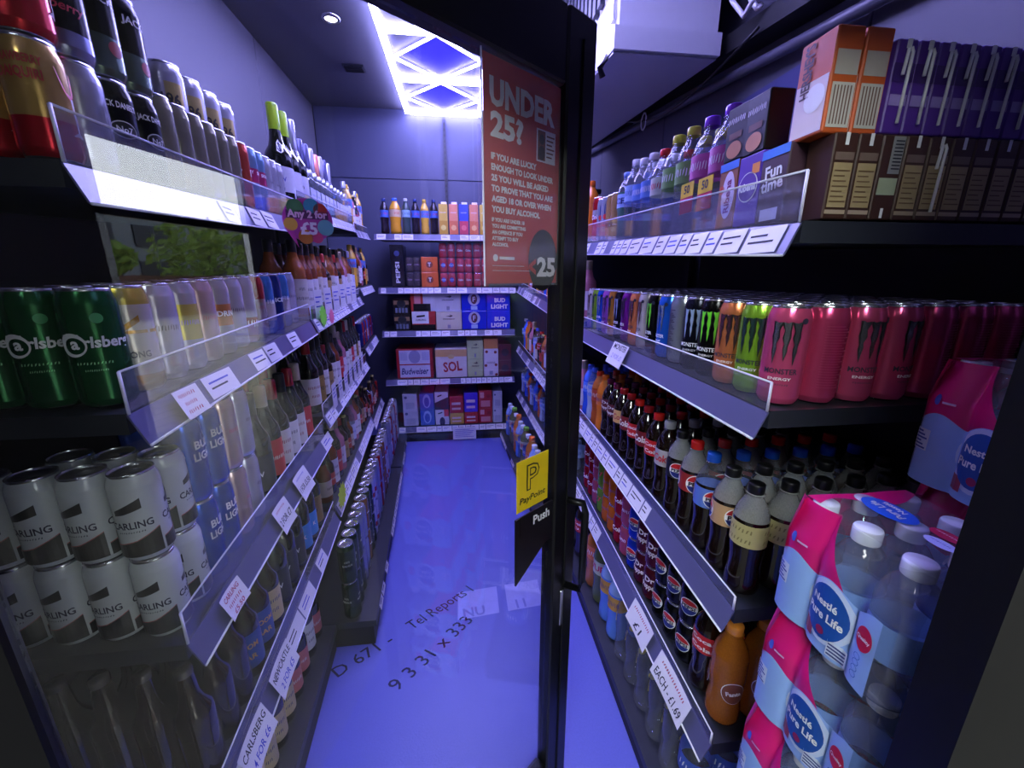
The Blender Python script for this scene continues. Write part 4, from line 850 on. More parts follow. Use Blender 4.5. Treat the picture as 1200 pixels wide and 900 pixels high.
# left, middle unit
e = fill(LB, 0, ['pros', 'pros', 'pros_b'], 1, 'middle left top shelf', 'sparkling wine bottles on the left top shelf', 1, .0, .006, .004, 1, (-.5, -.3))
fill(LB, 0, ['flask']*10, 1, 'left top shelf flasks', 'small spirit flasks on the left', 1, e+.012, .012, .01, 1, (-.1, .1))
fill(LB, 0, ['pros_d', 'pros_b', 'pros_d', 'pros_d', 'pros_b', 'pros_c', 'pros_b', 'pros_d', 'pros_b'], 1, 'behind left spirit flasks', 'sparkling wine bottles on the left top shelf', 1, e+.012, .056, .004, 1, (-.4, .2))
fill(LB, 1, ['whisky', 'rum', 'rum', 'whisky', 'rum', 'liqueur', 'whisky', 'rum', 'liqueur', 'rum', 'gin', 'whisky', 'rum', 'vodka'], 2, 'middle left second shelf', 'spirit bottles on the left second shelf', 1, .02, .012, .003, 1, (-.4, .2))
fill(LB, 2, ['wine_r', 'wine_y', 'wine_w', 'liqueur', 'wine_w', 'rum', 'wine_c', 'gin', 'wine_w', 'wine_r', 'wine_c', 'wine_w', 'wine_y', 'wine_r'], 2, 'middle left third shelf', 'bottles on the middle left third shelf', 1, .02, .012, .003, 1, (-.4, .2))
fill(LB, 3, ['cocktail', 'beer', 'rum', 'wine_c', 'gin', 'liqueur', 'beer', 'cocktail', 'vodka', 'gin', 'rum', 'beer', 'liqueur', 'cocktail', 'beer'], 1, 'middle left fourth shelf', 'bottles on the middle left fourth shelf', 1, .02, .012, .006, 1, (-.4, .2))
lg = ['tyskie', 'tyskie', 'tyskie', 'silverl', 'silverl', 'brownl', 'tyskie', 'tyskie', 'stella', 'stella', 'silverl', 'silverl', 'redl', 'silverl', 'brownl', 'brownl', 'stella', 'stella', 'silverl', 'redl']
fill(LB, 0, lg, 1, 'middle left bottom shelf', 'lager cans on the left bottom shelf', 2, .01, .05, .001, 1, (-.5, .3), base=True)
# left, far corner
for k, ph in enumerate(('far left top shelf', 'far left second shelf', 'far left third shelf', 'far left fourth shelf')):
    q = [['vodka', 'juice_y', 'gin', 'flask', 'beer', 'cocktail'], ['juice_y', 'liqueur', 'rum', 'gin', 'juice_k', 'beer'], ['darkblue', 'redl', 'darkblue', 'redl', 'bluew', 'redl'], ['cocktail', 'beer', 'redl', 'stella', 'beer', 'cocktail']][k]
    fill(LC, k, [q[i % 6] for i in range(9)], 1, ph, 'goods on the far left shelves', 1, .012, .012, .004, 1, (-.3, .2))
fill(LC, 0, ['silverl', 'stella', 'redl', 'silverl', 'stella', 'silverl', 'redl', 'stella', 'silverl'], 1, 'far left bottom shelf', 'lager cans on the far left bottom shelf', 2, .008, .05, .002, 1, (-.3, .2), base=True)

# back wall -------------------------------------------------------------
def pack(label, x0, x1, z0, z1, body, pr=None, depth=.24, name='drinks_box', cat='box', y=3.535):
    w, h = x1-x0, z1-z0; o = MB().bbox((-w/2, 0, 0), (w/2, depth, h), body, .003).obj(name, None, ((x0+x1)/2, y, H+z0)); tag(o, label, cat)
    if pr:
        q = MB(); pr(q, flat((0, 0, 0), (1, 0, 0), (0, 0, 1)), flat((0, 0, 0), (1, 0, 0), (0, 0, 1), .0016), w, h); q.obj('print', o)
    return o
bz = [.349, -.072, -.433, -.860, -1.3065]
xs = -.63
for kk, lb in (('juice_k', 'dark squash bottle at the left end of the back top shelf'), ('juice_o', 'wide orange squash bottle with blue cap, back top shelf'), ('juice_g', 'green cordial bottle on the back top shelf'), ('juice_k', 'dark squash bottle between green and yellow bottles, back shelf'), ('juice_y', 'yellow squash bottle on the back top shelf'), ('juice_k', 'dark squash bottle beside the yellow carton, back top shelf'),
               ('jc_y', 'yellow juice carton on the back top shelf'), ('jc_o', 'peach orange juice carton on the back top shelf'), ('jc_b', 'blue and red juice carton on the back top shelf'), ('jc_o', 'peach juice carton behind the red poster, left one'), ('jc_y', 'yellow juice carton behind the red poster'), ('jc_b', 'blue juice carton behind the red poster')):
    w = P[kk]['w']; put(kk, (xs+w/2, 3.575, H+bz[0]), 0, lb, 'squash and juice on the back top shelf'); xs += w+(.006 if kk[0:2] == 'ju' else .012)
def shrink(label, x0, x1, z0, h, body, nx, nz, word, ink, cap=None, circ=None):
    """shrink wrapped pack: cans side by side under printed film"""
    o = empty('drinks_pack', ((x0+x1)/2, 3.58, H+z0)); tag(o, label, 'pack', 'shrink wrapped packs on the back second shelf'); w = (x1-x0)/nx; hh = h/nz
    for i in range(nx):
        for j in range(nz):
            R = w/2-.001; cx = x0+(i+.5)*w-(x0+x1)/2
            m = MB().lathe([(body, [(0, 0), (R*.9, 0), (R, .01), (R, hh-.018), (R*.8, hh-.002), (0, hh-.002)])], 16)
            if circ: m.disc(0, hh*.5, R*.55, cyl(R, 0, 0), circ)
            for q_, t in enumerate(word.split('|')): m.text(t, R*.7, cyl(R, hh*.5-q_*R*.6, 0, .0014), ink, bold=.03, width=R*1.3)
            m.obj('can', o, (cx, 0, j*hh))
    MB().bbox((-(x1-x0)/2-.002, -w/2-.004, 0), ((x1-x0)/2+.002, w*1.5, h+.002), 'film', .012).obj('wrap', o)
pk = lambda q, a, b, w, h: (q.text('PEPSI', w*.42, b, 'white', v=h*.35, rot=PI/2, bold=.02, width=h*.5), q.disc(0, h*.8, w*.2, a, 'c_60_70_120'))
pack('tall dark cola pack with white lettering, left end of back second shelf', -.57, -.462, bz[1], bz[1]+.335, 'c_26_26_36_g', pk, .2)
shrink('dark maroon can pack, lower one beside the tall cola pack', -.452, -.332, bz[1], .118, 'c_48_22_34_g', 2, 1, '##', 'c_190_170_190'); shrink('dark maroon can pack, upper one beside the tall cola pack', -.452, -.332, bz[1]+.122, .118, 'c_48_22_34_g', 2, 1, '##', 'c_190_170_190')
tg = lambda q, a, b, w, h: (q.disc(0, h*.5, w*.2, a, 'c_120_50_40'), q.text('T', w*.3, b, 'white', v=h*.5, bold=.04))
pack('orange can pack, lower of two on back second shelf', -.326, -.186, bz[1], bz[1]+.12, 'c_225_110_60_g', tg, .2); pack('orange can pack, upper of two on back second shelf', -.324, -.188, bz[1]+.122, bz[1]+.242, 'c_225_110_60_g', tg, .2)
for j in range(3):
    for i in range(3):
        x0 = -.176+i*.142; shrink(f"red cola can pack, {['bottom','middle','top'][j]} layer, {['beside the orange packs','second from the orange packs','third from the orange packs'][i]}", x0, x0+.135, bz[1]+j*.119, .117, 'c_190_30_50_g', 2, 1, ['##', 'Coke', '##'][i], 'white', None, 'c_60_80_180' if i == 0 and j < 2 else None)
# third shelf
def pr_blk(q, a, b, w, h):
    q.disc(0, h*.62, w*.25, a, 'c_60_64_70', ry=h*.25); q.rect(-w*.46, h*.6, w*.46, h*.85, a, 'c_150_120_80'); q.disc(0, h*.68, w*.26, b, 'c_30_34_34', ry=h*.22)
    for i in range(4): q.rect(-w*.38+w*.2*i, h*.1, -w*.24+w*.2*i, h*.4, a, 'c_110_120_140')
for j in range(2): pack(f"black and gold beer box, {['lower','upper'][j]} of two, back third shelf", -.575, -.438, bz[2]+.136*j, bz[2]+.134+.136*j, 'c_28_24_26_g', pr_blk)
def pr_carl(q, a, b, w, h): q.rect(-w*.5, h*.35, w*.22, h, a, 'white'); q.rect(w*.22, h*.35, w*.5, h, a, 'c_190_50_50'); q.rect(-w*.5, 0, w*.5, h*.3, a, 'blackp'); q.cols([(-w*.3+w*.09*i, h*(.68+.01*i), h*(.78+.01*i)) for i in range(5)], b, 'blackp'); q.text('CARLING', h*.13, b, 'ink', u=-w*.12, v=h*.55)
pack('black, white and red lager box, lower of two, back third shelf', -.425, -.228, bz[2], bz[2]+.158, 'c_205_60_50_p', pr_carl)
pack('red and white lager box, upper of two, back third shelf', -.428, -.222, bz[2]+.16, bz[2]+.318, 'c_205_60_50_p', lambda q, a, b, w, h: (q.rect(w*0, 0, w*.5, h, a, 'c_215_215_225'), q.rect(-w*.35, h*.3, -w*.1, h*.9, a, 'c_225_150_150'), q.rect(-w*.4, 0, w*.3, h*.4, b, 'blackp')))
def pr_arrow(q, a, b, w, h): q.poly([(-w*.14, h*.76), (w*.04, h*.8), (w*.16, h*.78), (w*.04, h*.74)], a, 'ink'); q.poly([(w*.02, h*.68), (w*.16, h*.78), (w*.02, h*.88), (w*.1, h*.78)], b, 'ink'); q.text('STRONGBOW', h*.09, a, 'ink', v=h*.6, width=w*.46, bold=.03); q.rect(-w*.06, h*.08, w*.06, h*.28, a, 'c_150_150_170')
pack('cream cider box with dark arrow mark, lower of two', -.222, -.004, bz[2], bz[2]+.152, 'c_215_208_185_p', pr_arrow); pack('pale grey cider box with dark arrow mark, upper of two', -.224, -.008, bz[2]+.154, bz[2]+.318, 'c_205_205_215_p', pr_arrow)
def pr_fost(q, a, b, w, h): q.disc(0, h*.62, w*.24, a, 'c_190_190_220', ry=h*.34); q.disc(0, h*.62, w*.13, b, 'c_90_40_60', ry=h*.26); q.text('F', h*.36, flat((0, 0, 0), (1, 0, 0), (0, 0, 1), .0022), 'c_225_215_225', v=h*.62, bold=.03); q.rect(-w*.13, h*.05, w*.13, h*.26, a, 'c_170_190_230')
def pr_bud(q, a, b, w, h): q.text('BUD', h*.3, a, 'white', u=w*.06, v=h*.56, bold=.045); q.text('LIGHT', h*.3, a, 'white', u=w*.04, v=h*.22, bold=.045, width=w*.72)
for j in range(2):
    pack(f"blue lager box with round emblem, {['lower','upper'][j]} of two", .0, .212, bz[2]+.160*j, bz[2]+.158+.160*j, 'c_30_50_205_g', pr_fost); pack(f"blue light beer box with white lettering, {['lower','upper'][j]} of two", .216, .42, bz[2]+.160*j, bz[2]+.158+.160*j, 'c_36_60_215_g', pr_bud)
# fourth shelf
def pr_budw(q, a, b, w, h):
    q.rect(-w*.42, h*.04, w*.42, h*.96, a, 'c_205_205_225'); q.disc(0, h*.74, w*.16, b, 'c_150_150_190', ry=h*.22); q.rect(-w*.42, h*.46, w*.42, h*.5, b, 'c_170_40_50'); q.text('Budweiser', h*.3, b, 'c_40_40_110', v=h*.25, width=w*.74, shear=.25)
    q.rect(-w*.4, h*.62, -w*.2, h*.9, b, 'c_180_180_215'); q.rect(w*.2, h*.62, w*.4, h*.9, b, 'c_180_180_215')
pack('large red and white lager case at the left of back fourth shelf', -.58, -.268, bz[3], bz[3]+.262, 'c_170_30_40_p', pr_budw, .3)
def pr_sol(q, a, b, w, h): q.rect(-w*.5, h*.72, w*.5, h*.96, a, 'c_215_170_110'); q.text('SOL', h*.46, b, 'c_180_50_50', v=h*.38, u=w*.04, bold=.03, width=w*.6, rot=.08); q.disc(0, h*.72, w*.1, b, 'c_215_190_130', ry=h*.08)
pack('white and gold beer case with red lettering, back fourth shelf', -.245, .03, bz[3], bz[3]+.262, 'c_222_214_214_p', pr_sol, .3)
for j in range(2): pack(f"pale green cider box, {['lower','upper'][j]} of two, back fourth shelf", .036, .176, bz[3]+.165*j, bz[3]+.163+.165*j, 'c_190_205_150_p', pr_arrow)
pack('white cider box with dark berries on the back fourth shelf', .182, .312, bz[3], bz[3]+.25, 'c_220_212_222_p', lambda q, a, b, w, h: ([q.disc(w*dx, h*dy, w*.1, a, 'c_140_60_50') for dx, dy in ((-.36, .4), (.34, .42), (-.3, .9), (.3, .88), (.36, .06))], q.text('#####', h*.14, b, 'c_90_70_80', v=h*.5, width=w*.6), q.rect(-w*.12, h*.06, w*.12, h*.2, a, 'c_150_150_180')), .3)
pack('small orange box lying on the white cider box', .184, .310, bz[3]+.252, bz[3]+.34, 'c_205_140_80_p', None, .28)
for j in range(2): pack(f"dark red beer box, {['lower','upper'][j]} of two at the right corner", .318, .43, bz[3]+.145*j, bz[3]+.143+.145*j, 'c_90_26_40_p', lambda q, a, b, w, h: q.disc(0, h*.5, w*.3, a, 'c_50_30_50'))
# fifth shelf
def two(x0, x1, b1, b2, d1, d2, p1=None, p2=None, h1=.145, h2=.155):
    pack(d1, x0, x1, bz[4], bz[4]+h1, b1, p1, .3); pack(d2, x0+.001, x1-.001, bz[4]+h1+.002, bz[4]+h1+h2, b2, p2, .3)
gp = lambda q, a, b, w, h: (q.disc(-w*.28, h*.8, w*.1, a, 'c_80_84_120'), q.rect(-w*.3, h*.1, w*.3, h*.5, a, 'c_170_172_190'))
bp = lambda q, a, b, w, h: (q.disc(0, h*.55, w*.28, a, 'c_150_180_230', ry=h*.42), q.disc(0, h*.5, w*.18, b, 'c_60_90_180', ry=h*.3))
kp = lambda q, a, b, w, h: (q.poly([(-w*.5, 0), (w*.5, 0), (w*.5, h*.72), (-w*.5, h*.4)], a, 'c_50_54_64'), q.cols([(-w*.3+w*.08*i, h*(.72+.02*i), h*(.8+.02*i)) for i in range(5)], a, 'ink'))
kp2 = lambda q, a, b, w, h: (q.disc(0, h*.2, w*.2, a, 'c_40_44_70', ry=h*.3), q.rect(w*.15, h*.55, w*.5, h, a, 'c_205_60_60'), q.cols([(-w*.3+w*.08*i, h*(.7+.02*i), h*(.78+.02*i)) for i in range(5)], a, 'ink'))
rp = lambda q, a, b, w, h: (q.rect(-w*.35, h*.5, w*.3, h*.65, a, 'c_225_200_205'), q.rect(-w*.35, h*.2, w*.3, h*.33, a, 'c_225_190_190'))
rp2 = lambda q, a, b, w, h: (q.rect(-w*.4, h*.6, -w*.1, h*.92, a, 'c_225_170_170'), q.rect(-w*.35, h*.1, w*.35, h*.45, a, 'c_225_150_150'), q.rect(w*.1, h*.6, w*.4, h*.8, a, 'c_150_30_40'))
two(-.555, -.425, 'c_190_192_205_p', 'c_196_198_208_p', 'pale grey box, lower of two at left of back fifth shelf', 'pale grey box, upper of two at left of back fifth shelf', gp, gp)
two(-.405, -.278, 'c_60_100_190_p', 'c_60_100_190_p', 'light blue beer box, lower of two, back fifth shelf', 'light blue beer box, upper of two, back fifth shelf', bp, bp)
two(-.270, -.147, 'c_215_215_222_p', 'c_215_215_222_p', 'white and red box, under the black and white one', 'black and white box on the back fifth shelf', kp2, kp, .145, .165)
two(-.138, -.012, 'c_205_170_70_p', 'c_180_40_50_p', 'yellow box under a red one, back fifth shelf', 'red box on the yellow one, back fifth shelf', rp, rp, .105, .16)
two(-.005, .120, 'c_190_50_50_p', 'c_80_50_205_p', 'red box under a purple one, back fifth shelf', 'purple box on the red one, back fifth shelf', rp, rp, .11, .185)
two(.128, .252, 'c_180_36_46_p', 'c_180_36_46_p', 'red printed box, lower of two right of the purple box', 'red printed box, upper of two right of the purple box', rp2, rp2, .14, .17)
two(.258, .345, 'c_196_198_208_p', 'c_196_198_208_p', 'narrow grey box, lower of two at the right corner', 'narrow grey box, upper of two at the right corner', gp, gp)
sg = MB().box((-.105, -.001, 0), (.105, 0, .115), 'ticket'); [sg.rect(-.085, .022+i*.014, .085-.05*((i*3) % 4)/4, .026+i*.014, flat((0, -.001, 0), (1, 0, 0), (0, 0, 1)), 'ink_blue') for i in range(6)]
o = sg.obj('paper_notice', None, (-.01, 3.465, H-1.43)); tag(o, 'white paper notice hanging from the back bottom shelf edge', 'notice')

# ------------------------------------------------------------------ shrink wrapped water packs stacked at the shelf end
WD, WR, WH = .062, .0305, .188
wb = MB().lathe([('clear_pet', [(0, .004), (.018, .002), (.026, .0), (.029, .006), (.0305, .014), (.0295, .03), (.0305, .036), (.0295, .05), (.0305, .056)]), ('c_120_160_225_p', [(.0308, .06), (.0308, .108)]),
               ('clear_pet', [(.0305, .112), (.0298, .118), (.0305, .124), (.0305, .134), (.027, .148), (.02, .16), (.0135, .167), (.0125, .171)])], 20)
wbm = wb.mesh('bottle'); wcm = MB().lathe([('c_232_236_248_g', [(.0150, .169), (.0155, .171), (.0155, .186), (.0145, .188), (0, .188)])], 20).mesh('cap')
M('magenta', (214, 24, 116), .3, coat=.3); M('pale_blue', (150, 185, 245), .3, coat=.2)
N = 3; HW = N*WD/2
def wtaper(v): return 0 if v < .13 else .5*(v-.13)**1.0*.55
def facemap(axis, e=0.):
    def f(u, v):
        k = min(N-1, max(0, int((u+HW)/WD))); du = u+HW-(k+.5)*WD
        dpt = HW+.001-(WR-math.sqrt(max(0, WR*WR-du*du*.92)))*.5-wtaper(v)+e
        return {'L': Vector((-dpt, -u, v)), 'R': Vector((dpt, u, v)), 'F': Vector((u, -dpt, v)), 'B': Vector((-u, dpt, v))}[axis]
    return f
fs_ = MB(); fh = .186
def grid(mp, f, nu, nv, m):
    """f(s, w) -> (t, v) over the unit square, t and v both 0..1 across the face"""
    vs = []
    for i in range(nu+1):
        for j in range(nv+1): t, v = f(i/nu, j/nv); vs.append(mp(-HW+2*HW*min(.99999, max(0, t)), fh*v))
    fs_.add(vs, [(i*(nv+1)+j, (i+1)*(nv+1)+j, (i+1)*(nv+1)+j+1, i*(nv+1)+j+1) for i in range(nu) for j in range(nv)], m, True)
edge = lambda t: .50+.09*abs(math.sin(t*PI*N))
def up_(t, w): return (t, edge(t)+w*(1-edge(t)))
for ax in 'LFRB':
    mp = facemap(ax)
    lo_, hi_ = (0, .86) if ax in 'LB' else (.2, 1)
    grid(mp, lambda s, w: (lambda t: (t, w*edge(t)))(lo_+s*(hi_-lo_)), 40, 6, 'pale_blue')
    if lo_ > 0: grid(mp, lambda s, w: (lambda t: (t, w*edge(t)))(s*lo_), 10, 6, 'film')
    if hi_ < 1: grid(mp, lambda s, w: (lambda t: (t, w*edge(t)))(hi_+s*(1-hi_)), 10, 6, 'film')
    if ax == 'L':
        tb = lambda w: .36+.22*(1-w)**1.5
        grid(mp, lambda s, w: up_(s*tb(w), w), 24, 10, 'magenta'); grid(mp, lambda s, w: up_(tb(w)+s*(1-tb(w)), w), 24, 10, 'film')
    else: grid(mp, lambda s, w: up_(s, w), 40, 10, 'magenta' if ax == 'B' else 'film')
TOPW = HW-wtaper(.186)
def topgrid(f, m, n=24):
    vs = []
    for i in range(n+1):
        for j in range(n+1):
            a, b = f(i/n, j/n); x, y = -TOPW+2*TOPW*a, -TOPW+2*TOPW*b; vs.append((x, y, .1885+.0012*math.cos(x*50)*math.cos(y*50)))
    fs_.add(vs, [(i*(n+1)+j, (i+1)*(n+1)+j, (i+1)*(n+1)+j+1, i*(n+1)+j+1) for i in range(n) for j in range(n)], m, True)
yb = lambda a: .86+.07*math.sin(a*7)
topgrid(lambda a, w: (a, w*yb(a)), 'film'); topgrid(lambda a, w: (a, yb(a)+w*(1-yb(a))), 'magenta')
film_me = fs_.mesh('wrap')
lp = MB(); a0 = facemap('L', .0012); a1 = facemap('L', .002); a2 = facemap('L', .003)
lp.disc(-.0, .062, .034, a0, 'c_205_220_250', ry=.047); lp.disc(0, .062, .029, a1, 'c_24_80_170', ry=.040)
lp.text('Nestlé', .0145, a2, 'white', u=-.002, v=.076, bold=.03, width=.036); lp.text('Pure Life', .017, a2, 'white', u=0, v=.057, bold=.03, width=.050); lp.disc(.0, .034, .006, a2, 'c_150_30_90')
lp.rect(-.088, .05, -.066, .082, a0, 'c_215_225_245', 4); [lp.rect(-.086, .052+i*.005, -.068-.004*(i % 3), .0545+i*.005, a1, 'c_60_80_170', 3) for i in range(6)]
lp.disc(.052, .072, .011, a0, 'c_200_24_70', ry=.017); lp.text('Quality', .007, a1, 'white', u=.052, v=.072, width=.018)
lp.disc(-.068, .13, .004, a1, 'c_70_90_200', ry=.008); lp.rect(-.061, .126, -.045, .129, a1, 'c_220_190_225', 2); lp.rect(-.030, .012, -.012, .034, a1, 'c_150_60_90', 2); lp.rect(.012, .006, .036, .03, a1, 'c_215_225_245', 3)
[lp.rect(.014, .009+i*.005, .034, .0115+i*.005, a2, 'c_60_70_140', 2) for i in range(4)]
[lp.text('O', .014, a1, 'c_60_110_200', u=.05, v=.045-.009*i, bold=-.015) for i in range(4)]
lq = lp; lp = MB(); tpm = flat((0, 0, .1905), (0, -1, 0), (1, 0, 0), 0); tpm2 = flat((0, 0, .1905), (0, -1, 0), (1, 0, 0), .001)
lp.disc(-.030, -.002, .034, tpm, 'c_40_100_220', ry=.022); lp.text('Nestlé', .011, tpm2, 'white', u=-.032, v=.008, rot=PI, bold=.03, width=.03); lp.text('Pure Life', .014, tpm2, 'white', u=-.030, v=-.006, rot=PI, bold=.03, width=.044)
lp.disc(.028, .012, .018, tpm, 'c_200_24_80', ry=.011); lp.disc(.040, -.012, .017, tpm, 'c_200_205_250', ry=.010); lp.text('####', .005, tpm2, 'c_70_80_190', u=.040, v=-.012, width=.022); lp.text('####', .005, tpm2, 'white', u=.028, v=.012, width=.024)
lpm = lq.mesh('side_print'); lpt = lp.mesh('top_print')
def water_pack(loc, rz, label, full=True):
    o = empty('water_pack', loc, rz); tag(o, label, 'water pack', 'shrink wrapped water packs')
    w = mk('wrap', film_me, o); mk('side_print', lpm, w); mk('top_print', lpt, w)
    for i in range(N):
        for j in range(N):
            b = mk('bottle', wbm, o, (-HW+(i+.5)*WD, -HW+(j+.5)*WD, 0)); mk('cap', wcm, b)
hn = ['lowest', 'second lowest', 'third lowest', 'third highest', 'second highest', 'topmost']
for j in range(6): water_pack((.562+[.01, -.004, .006, -.008, .0, .0][j], .382+[.0, .004, -.003, .0, .003, .0][j], .001+j*.1915), [.05, -.03, .04, .0, .04, -.03][j], f'pink and blue water pack, {hn[j]} of the stack nearest the aisle')
hn = ['lowest', 'second lowest', 'third lowest', 'fourth lowest', 'third highest', 'second highest', 'topmost']
for j in range(7): water_pack((.785+[.0, .004, -.004, .0, .005, .0, -.015][j], .40, .001+j*.1915), [.0, .03, -.03, .02, -.02, .03, -.10][j], f'pink and blue water pack, {hn[j]} of the stack behind the black jamb')

# ------------------------------------------------------------------ handwritten signs, stars and the floor writing
def sign(bay, k, s, w, h, lines, label, up=0., name='price_sign', col='ticket', vo=0., curl=.006):
    a, b = bay.pt(k, s, -.003, -.004), bay.pt(k, s, -.023, -.05); upv = (a-b).normalized(); ux = (bay.dir if bay.side <= 0 else -bay.dir); ctr = (a+b)/2+upv*vo
    n = ux.cross(upv)
    if n.dot(bay.inw) > 0: n = -n
    def mp(e):
        return lambda u, v: ux*u+upv*v+n*(.008+e+curl*(2*u/w)**2*.6)
    m = MB(); m.rect(-w/2, -h/2, w/2, h/2, mp(0), col, 8); m.rect(-w/2, -h/2, w/2, h/2, mp(-.0006), col, 8)
    for t, size, v, ink, ww in lines: m.text(t, size, mp(.0006), ink, v=v, width=ww, bold=.012, shear=.12)
    o = m.obj(name, None, ctr); return tag(o, label, 'price sign', 'handwritten price signs')
sign(RA, 1, .66, .13, .075, [('MONSTER', .026, .024, 'ink', .105), ('2 FOR £3', .022, -.008, 'c_150_140_200', .085)], 'white handwritten sign on the second right shelf edge', vo=-.006)
sign(RA, 3, .145, .15, .07, [('EACH - £1.69', .03, -.014, 'ink', .125), ('#######', .014, .018, 'ink_red', .11)], 'handwritten one sixty-nine price sign, nearest on fourth right shelf')
sign(RA, 3, .335, .13, .07, [('£1', .03, -.014, 'ink', .04), ('######', .014, .018, 'ink_red', .10)], 'handwritten one pound price sign on fourth right shelf edge')
sign(LA, 3, .27, .12, .07, [('NEWCASTLE', .022, .016, 'ink', .105), ('2 FOR £5', .022, -.016, 'ink_blue', .08)], 'handwritten two for five sign on left fourth shelf edge')
sign(LA, 3, .10, .12, .07, [('CARLSBERG', .022, .016, 'ink', .105), ('4 FOR £6', .022, -.016, 'ink_blue', .08)], 'handwritten lager price sign, nearest on left fourth shelf')
sign(LA, 2, .125, .075, .05, [('CARLING', .014, .014, 'ink_red', .055), ('####', .012, -.002, 'ink_red', .05), ('£5.50', .013, -.017, 'ink_red', .04)], 'small red lettered lager ticket on left third shelf edge')
sign(LA, 2, .42, .09, .07, [('2 FOR £7', .024, -.006, 'ink', .075), ('####', .01, .022, 'ink_red', .06)], 'handwritten two for seven sign on left third shelf edge')
sign(LA, 2, .60, .11, .075, [('1 FOR £5.50', .024, -.006, 'ink', .09), ('####', .01, .024, 'ink_blue', .07)], 'handwritten five fifty sign on left third shelf edge')
sign(LA, 1, .12, .07, .05, [('####', .011, .014, 'ink_red', .05), ('###', .011, -.001, 'ink_red', .036), ('###', .011, -.015, 'ink_red', .045)], 'small red lettered cider ticket on left second shelf edge')
for i in range(7):
    v = LB.pt(2, .18+i*.13, -.003); m = MB().box((-.042, -.001, -.02), (.042, 0, .09), 'ticket'); [m.rect(-.03, .062-i_*.016, .03-.02*(i_ % 2), .067-i_*.016, flat((0, -.001, 0), (1, 0, 0), (0, 0, 1)), 'ink_blue') for i_ in range(3)]
    o = m.obj('price_card', None, v+Vector((.008, 0, 0)), LB.rz+.1); tag(o, f'white price card standing on middle left third shelf edge, {ORD[i]} from near end', 'price sign', 'white price cards')
for i in range(6):
    v = LB.pt(1, .1+i*.16, -.003); m = MB().box((-.036, -.001, -.01), (.036, 0, .10), 'ticket'); [m.rect(-.026, .07-i_*.018, .026-.02*(i_ % 2), .075-i_*.018, flat((0, -.001, 0), (1, 0, 0), (0, 0, 1)), 'ink_blue') for i_ in range(3)]
    o = m.obj('price_card', None, v+Vector((.008, 0, 0)), LB.rz-.1); tag(o, f'white price card standing on middle left second shelf edge, {ORD[i]} from near end', 'price sign', 'white price cards')
def star(loc, rz, r, col, label, n=12):
    pts = []
    for i in range(n*2): q = r*(1 if i % 2 == 0 else .72); pts.append((q*math.cos(PI*i/n), q*math.sin(PI*i/n)))
    m = MB(); m.poly(pts, flat((0, 0, 0), (1, 0, 0), (0, 0, 1), .0), col); m.poly(pts, flat((0, .001, 0), (1, 0, 0), (0, 0, 1), .0), col)
    tag(m.obj('star_ticket', None, loc, rz), label, 'price tag', 'fluorescent star tickets')
M('neon_green', (140, 245, 60), .6); M('neon_yellow', (215, 245, 50), .6); M('neon_pink', (245, 120, 160), .6)
v = LB.pt(1, .10, -.012); star(v+Vector((.012, 0, -.0)), LB.rz, .045, 'neon_green', 'fluorescent green star ticket on the left second shelf edge')
v = LB.pt(1, .24, -.012); star(v+Vector((.012, 0, -.02)), LB.rz, .036, 'neon_pink', 'fluorescent pink star ticket on the left second shelf edge')
v = LB.pt(3, .06, -.012); star(v+Vector((.012, 0, .02)), LB.rz, .058, 'neon_yellow', 'fluorescent yellow star ticket on the left fourth shelf edge')
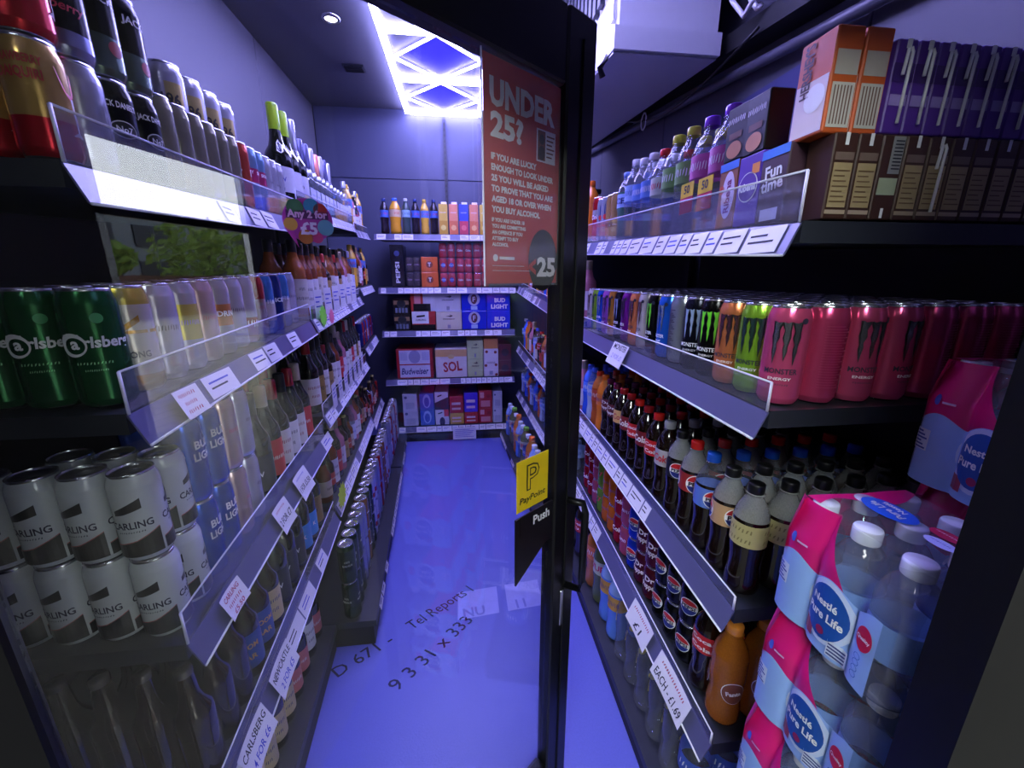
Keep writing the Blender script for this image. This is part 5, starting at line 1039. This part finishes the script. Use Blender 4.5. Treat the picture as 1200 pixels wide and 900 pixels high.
# round promotional wobbler
wo = MB(); wp = flat((0, 0, 0), (1, 0, 0), (0, 0, 1), 0); w2 = flat((0, 0, 0), (1, 0, 0), (0, 0, 1), .001); w3 = flat((0, 0, 0), (1, 0, 0), (0, 0, 1), .0018)
wo.disc(0, 0, .066, wp, 'c_190_60_160', ry=.060); wo.disc(0, 0, .066, flat((0, .0008, 0), (1, 0, 0), (0, 0, 1), 0), 'c_190_60_160', ry=.060)
for (a, b, r, c_) in ((-.03, .034, .022, 'c_70_130_80'), (.012, .04, .02, 'c_60_150_170'), (.035, .03, .018, 'c_190_50_40'), (-.046, -.012, .018, 'c_225_170_70'), (.045, -.018, .022, 'c_110_180_190'), (-.01, -.045, .02, 'c_205_120_50'), (.02, -.047, .015, 'c_225_60_130')): wo.disc(a, b, r, w2, c_)
wo.poly([(-.064, -.02), (-.04, -.03), (-.032, -.075)], w2, 'c_205_60_170'); wo.rect(-.055, .004, .055, .026, w2, 'c_90_30_90', 6)
wo.text('Any 2 for', .028, w3, 'c_245_190_225', v=.014, bold=.04, width=.105); wo.text('£5', .045, w3, 'c_245_225_245', v=-.022, bold=.04)
tag(wo.obj('promotion_card', None, (-.435, 1.31, H+.162), .35), 'round colourful any two for five promotion card on left top shelf edge', 'price sign')
# black writing and pale lettered patches laid flat on the floor
def floortext(t, x, y, size, ang, label, width):
    m = MB(); m.text(t, size, lambda u, v: Vector((u, v, 0)), 'ink', width=width, bold=.004, shear=-.2, rot=0)
    o = m.obj('floor_writing', None, (x, y, .0012), ang); tag(o, label, 'writing')
floortext('D 671 -', -.43, 1.33, .075, .62, 'black writing on the floor beside the left plinth', .23)
floortext('Tel Reports 1', -.13, 1.535, .075, .62, 'black writing in the middle of the blue floor', .33)
floortext('9 3 31 x 333', -.155, 1.32, .08, .78, 'black figures on the floor nearest the doorway', .40)
M('tape', (150, 150, 222), .5, var=.1)  # flat colour of the two pale floor patches
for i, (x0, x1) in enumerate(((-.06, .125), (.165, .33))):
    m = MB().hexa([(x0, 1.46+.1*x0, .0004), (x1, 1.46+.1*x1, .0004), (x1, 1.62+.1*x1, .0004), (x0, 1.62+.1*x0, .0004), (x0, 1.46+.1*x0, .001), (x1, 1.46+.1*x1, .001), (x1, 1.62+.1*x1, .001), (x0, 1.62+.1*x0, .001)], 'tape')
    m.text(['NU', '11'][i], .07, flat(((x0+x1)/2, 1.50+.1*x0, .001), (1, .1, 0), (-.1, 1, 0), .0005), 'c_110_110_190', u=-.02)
    tag(m.obj('floor_patch'), ['pale lettered patch on the blue floor, left one', 'pale lettered patch on the blue floor, beside the door stile'][i], 'sheet')
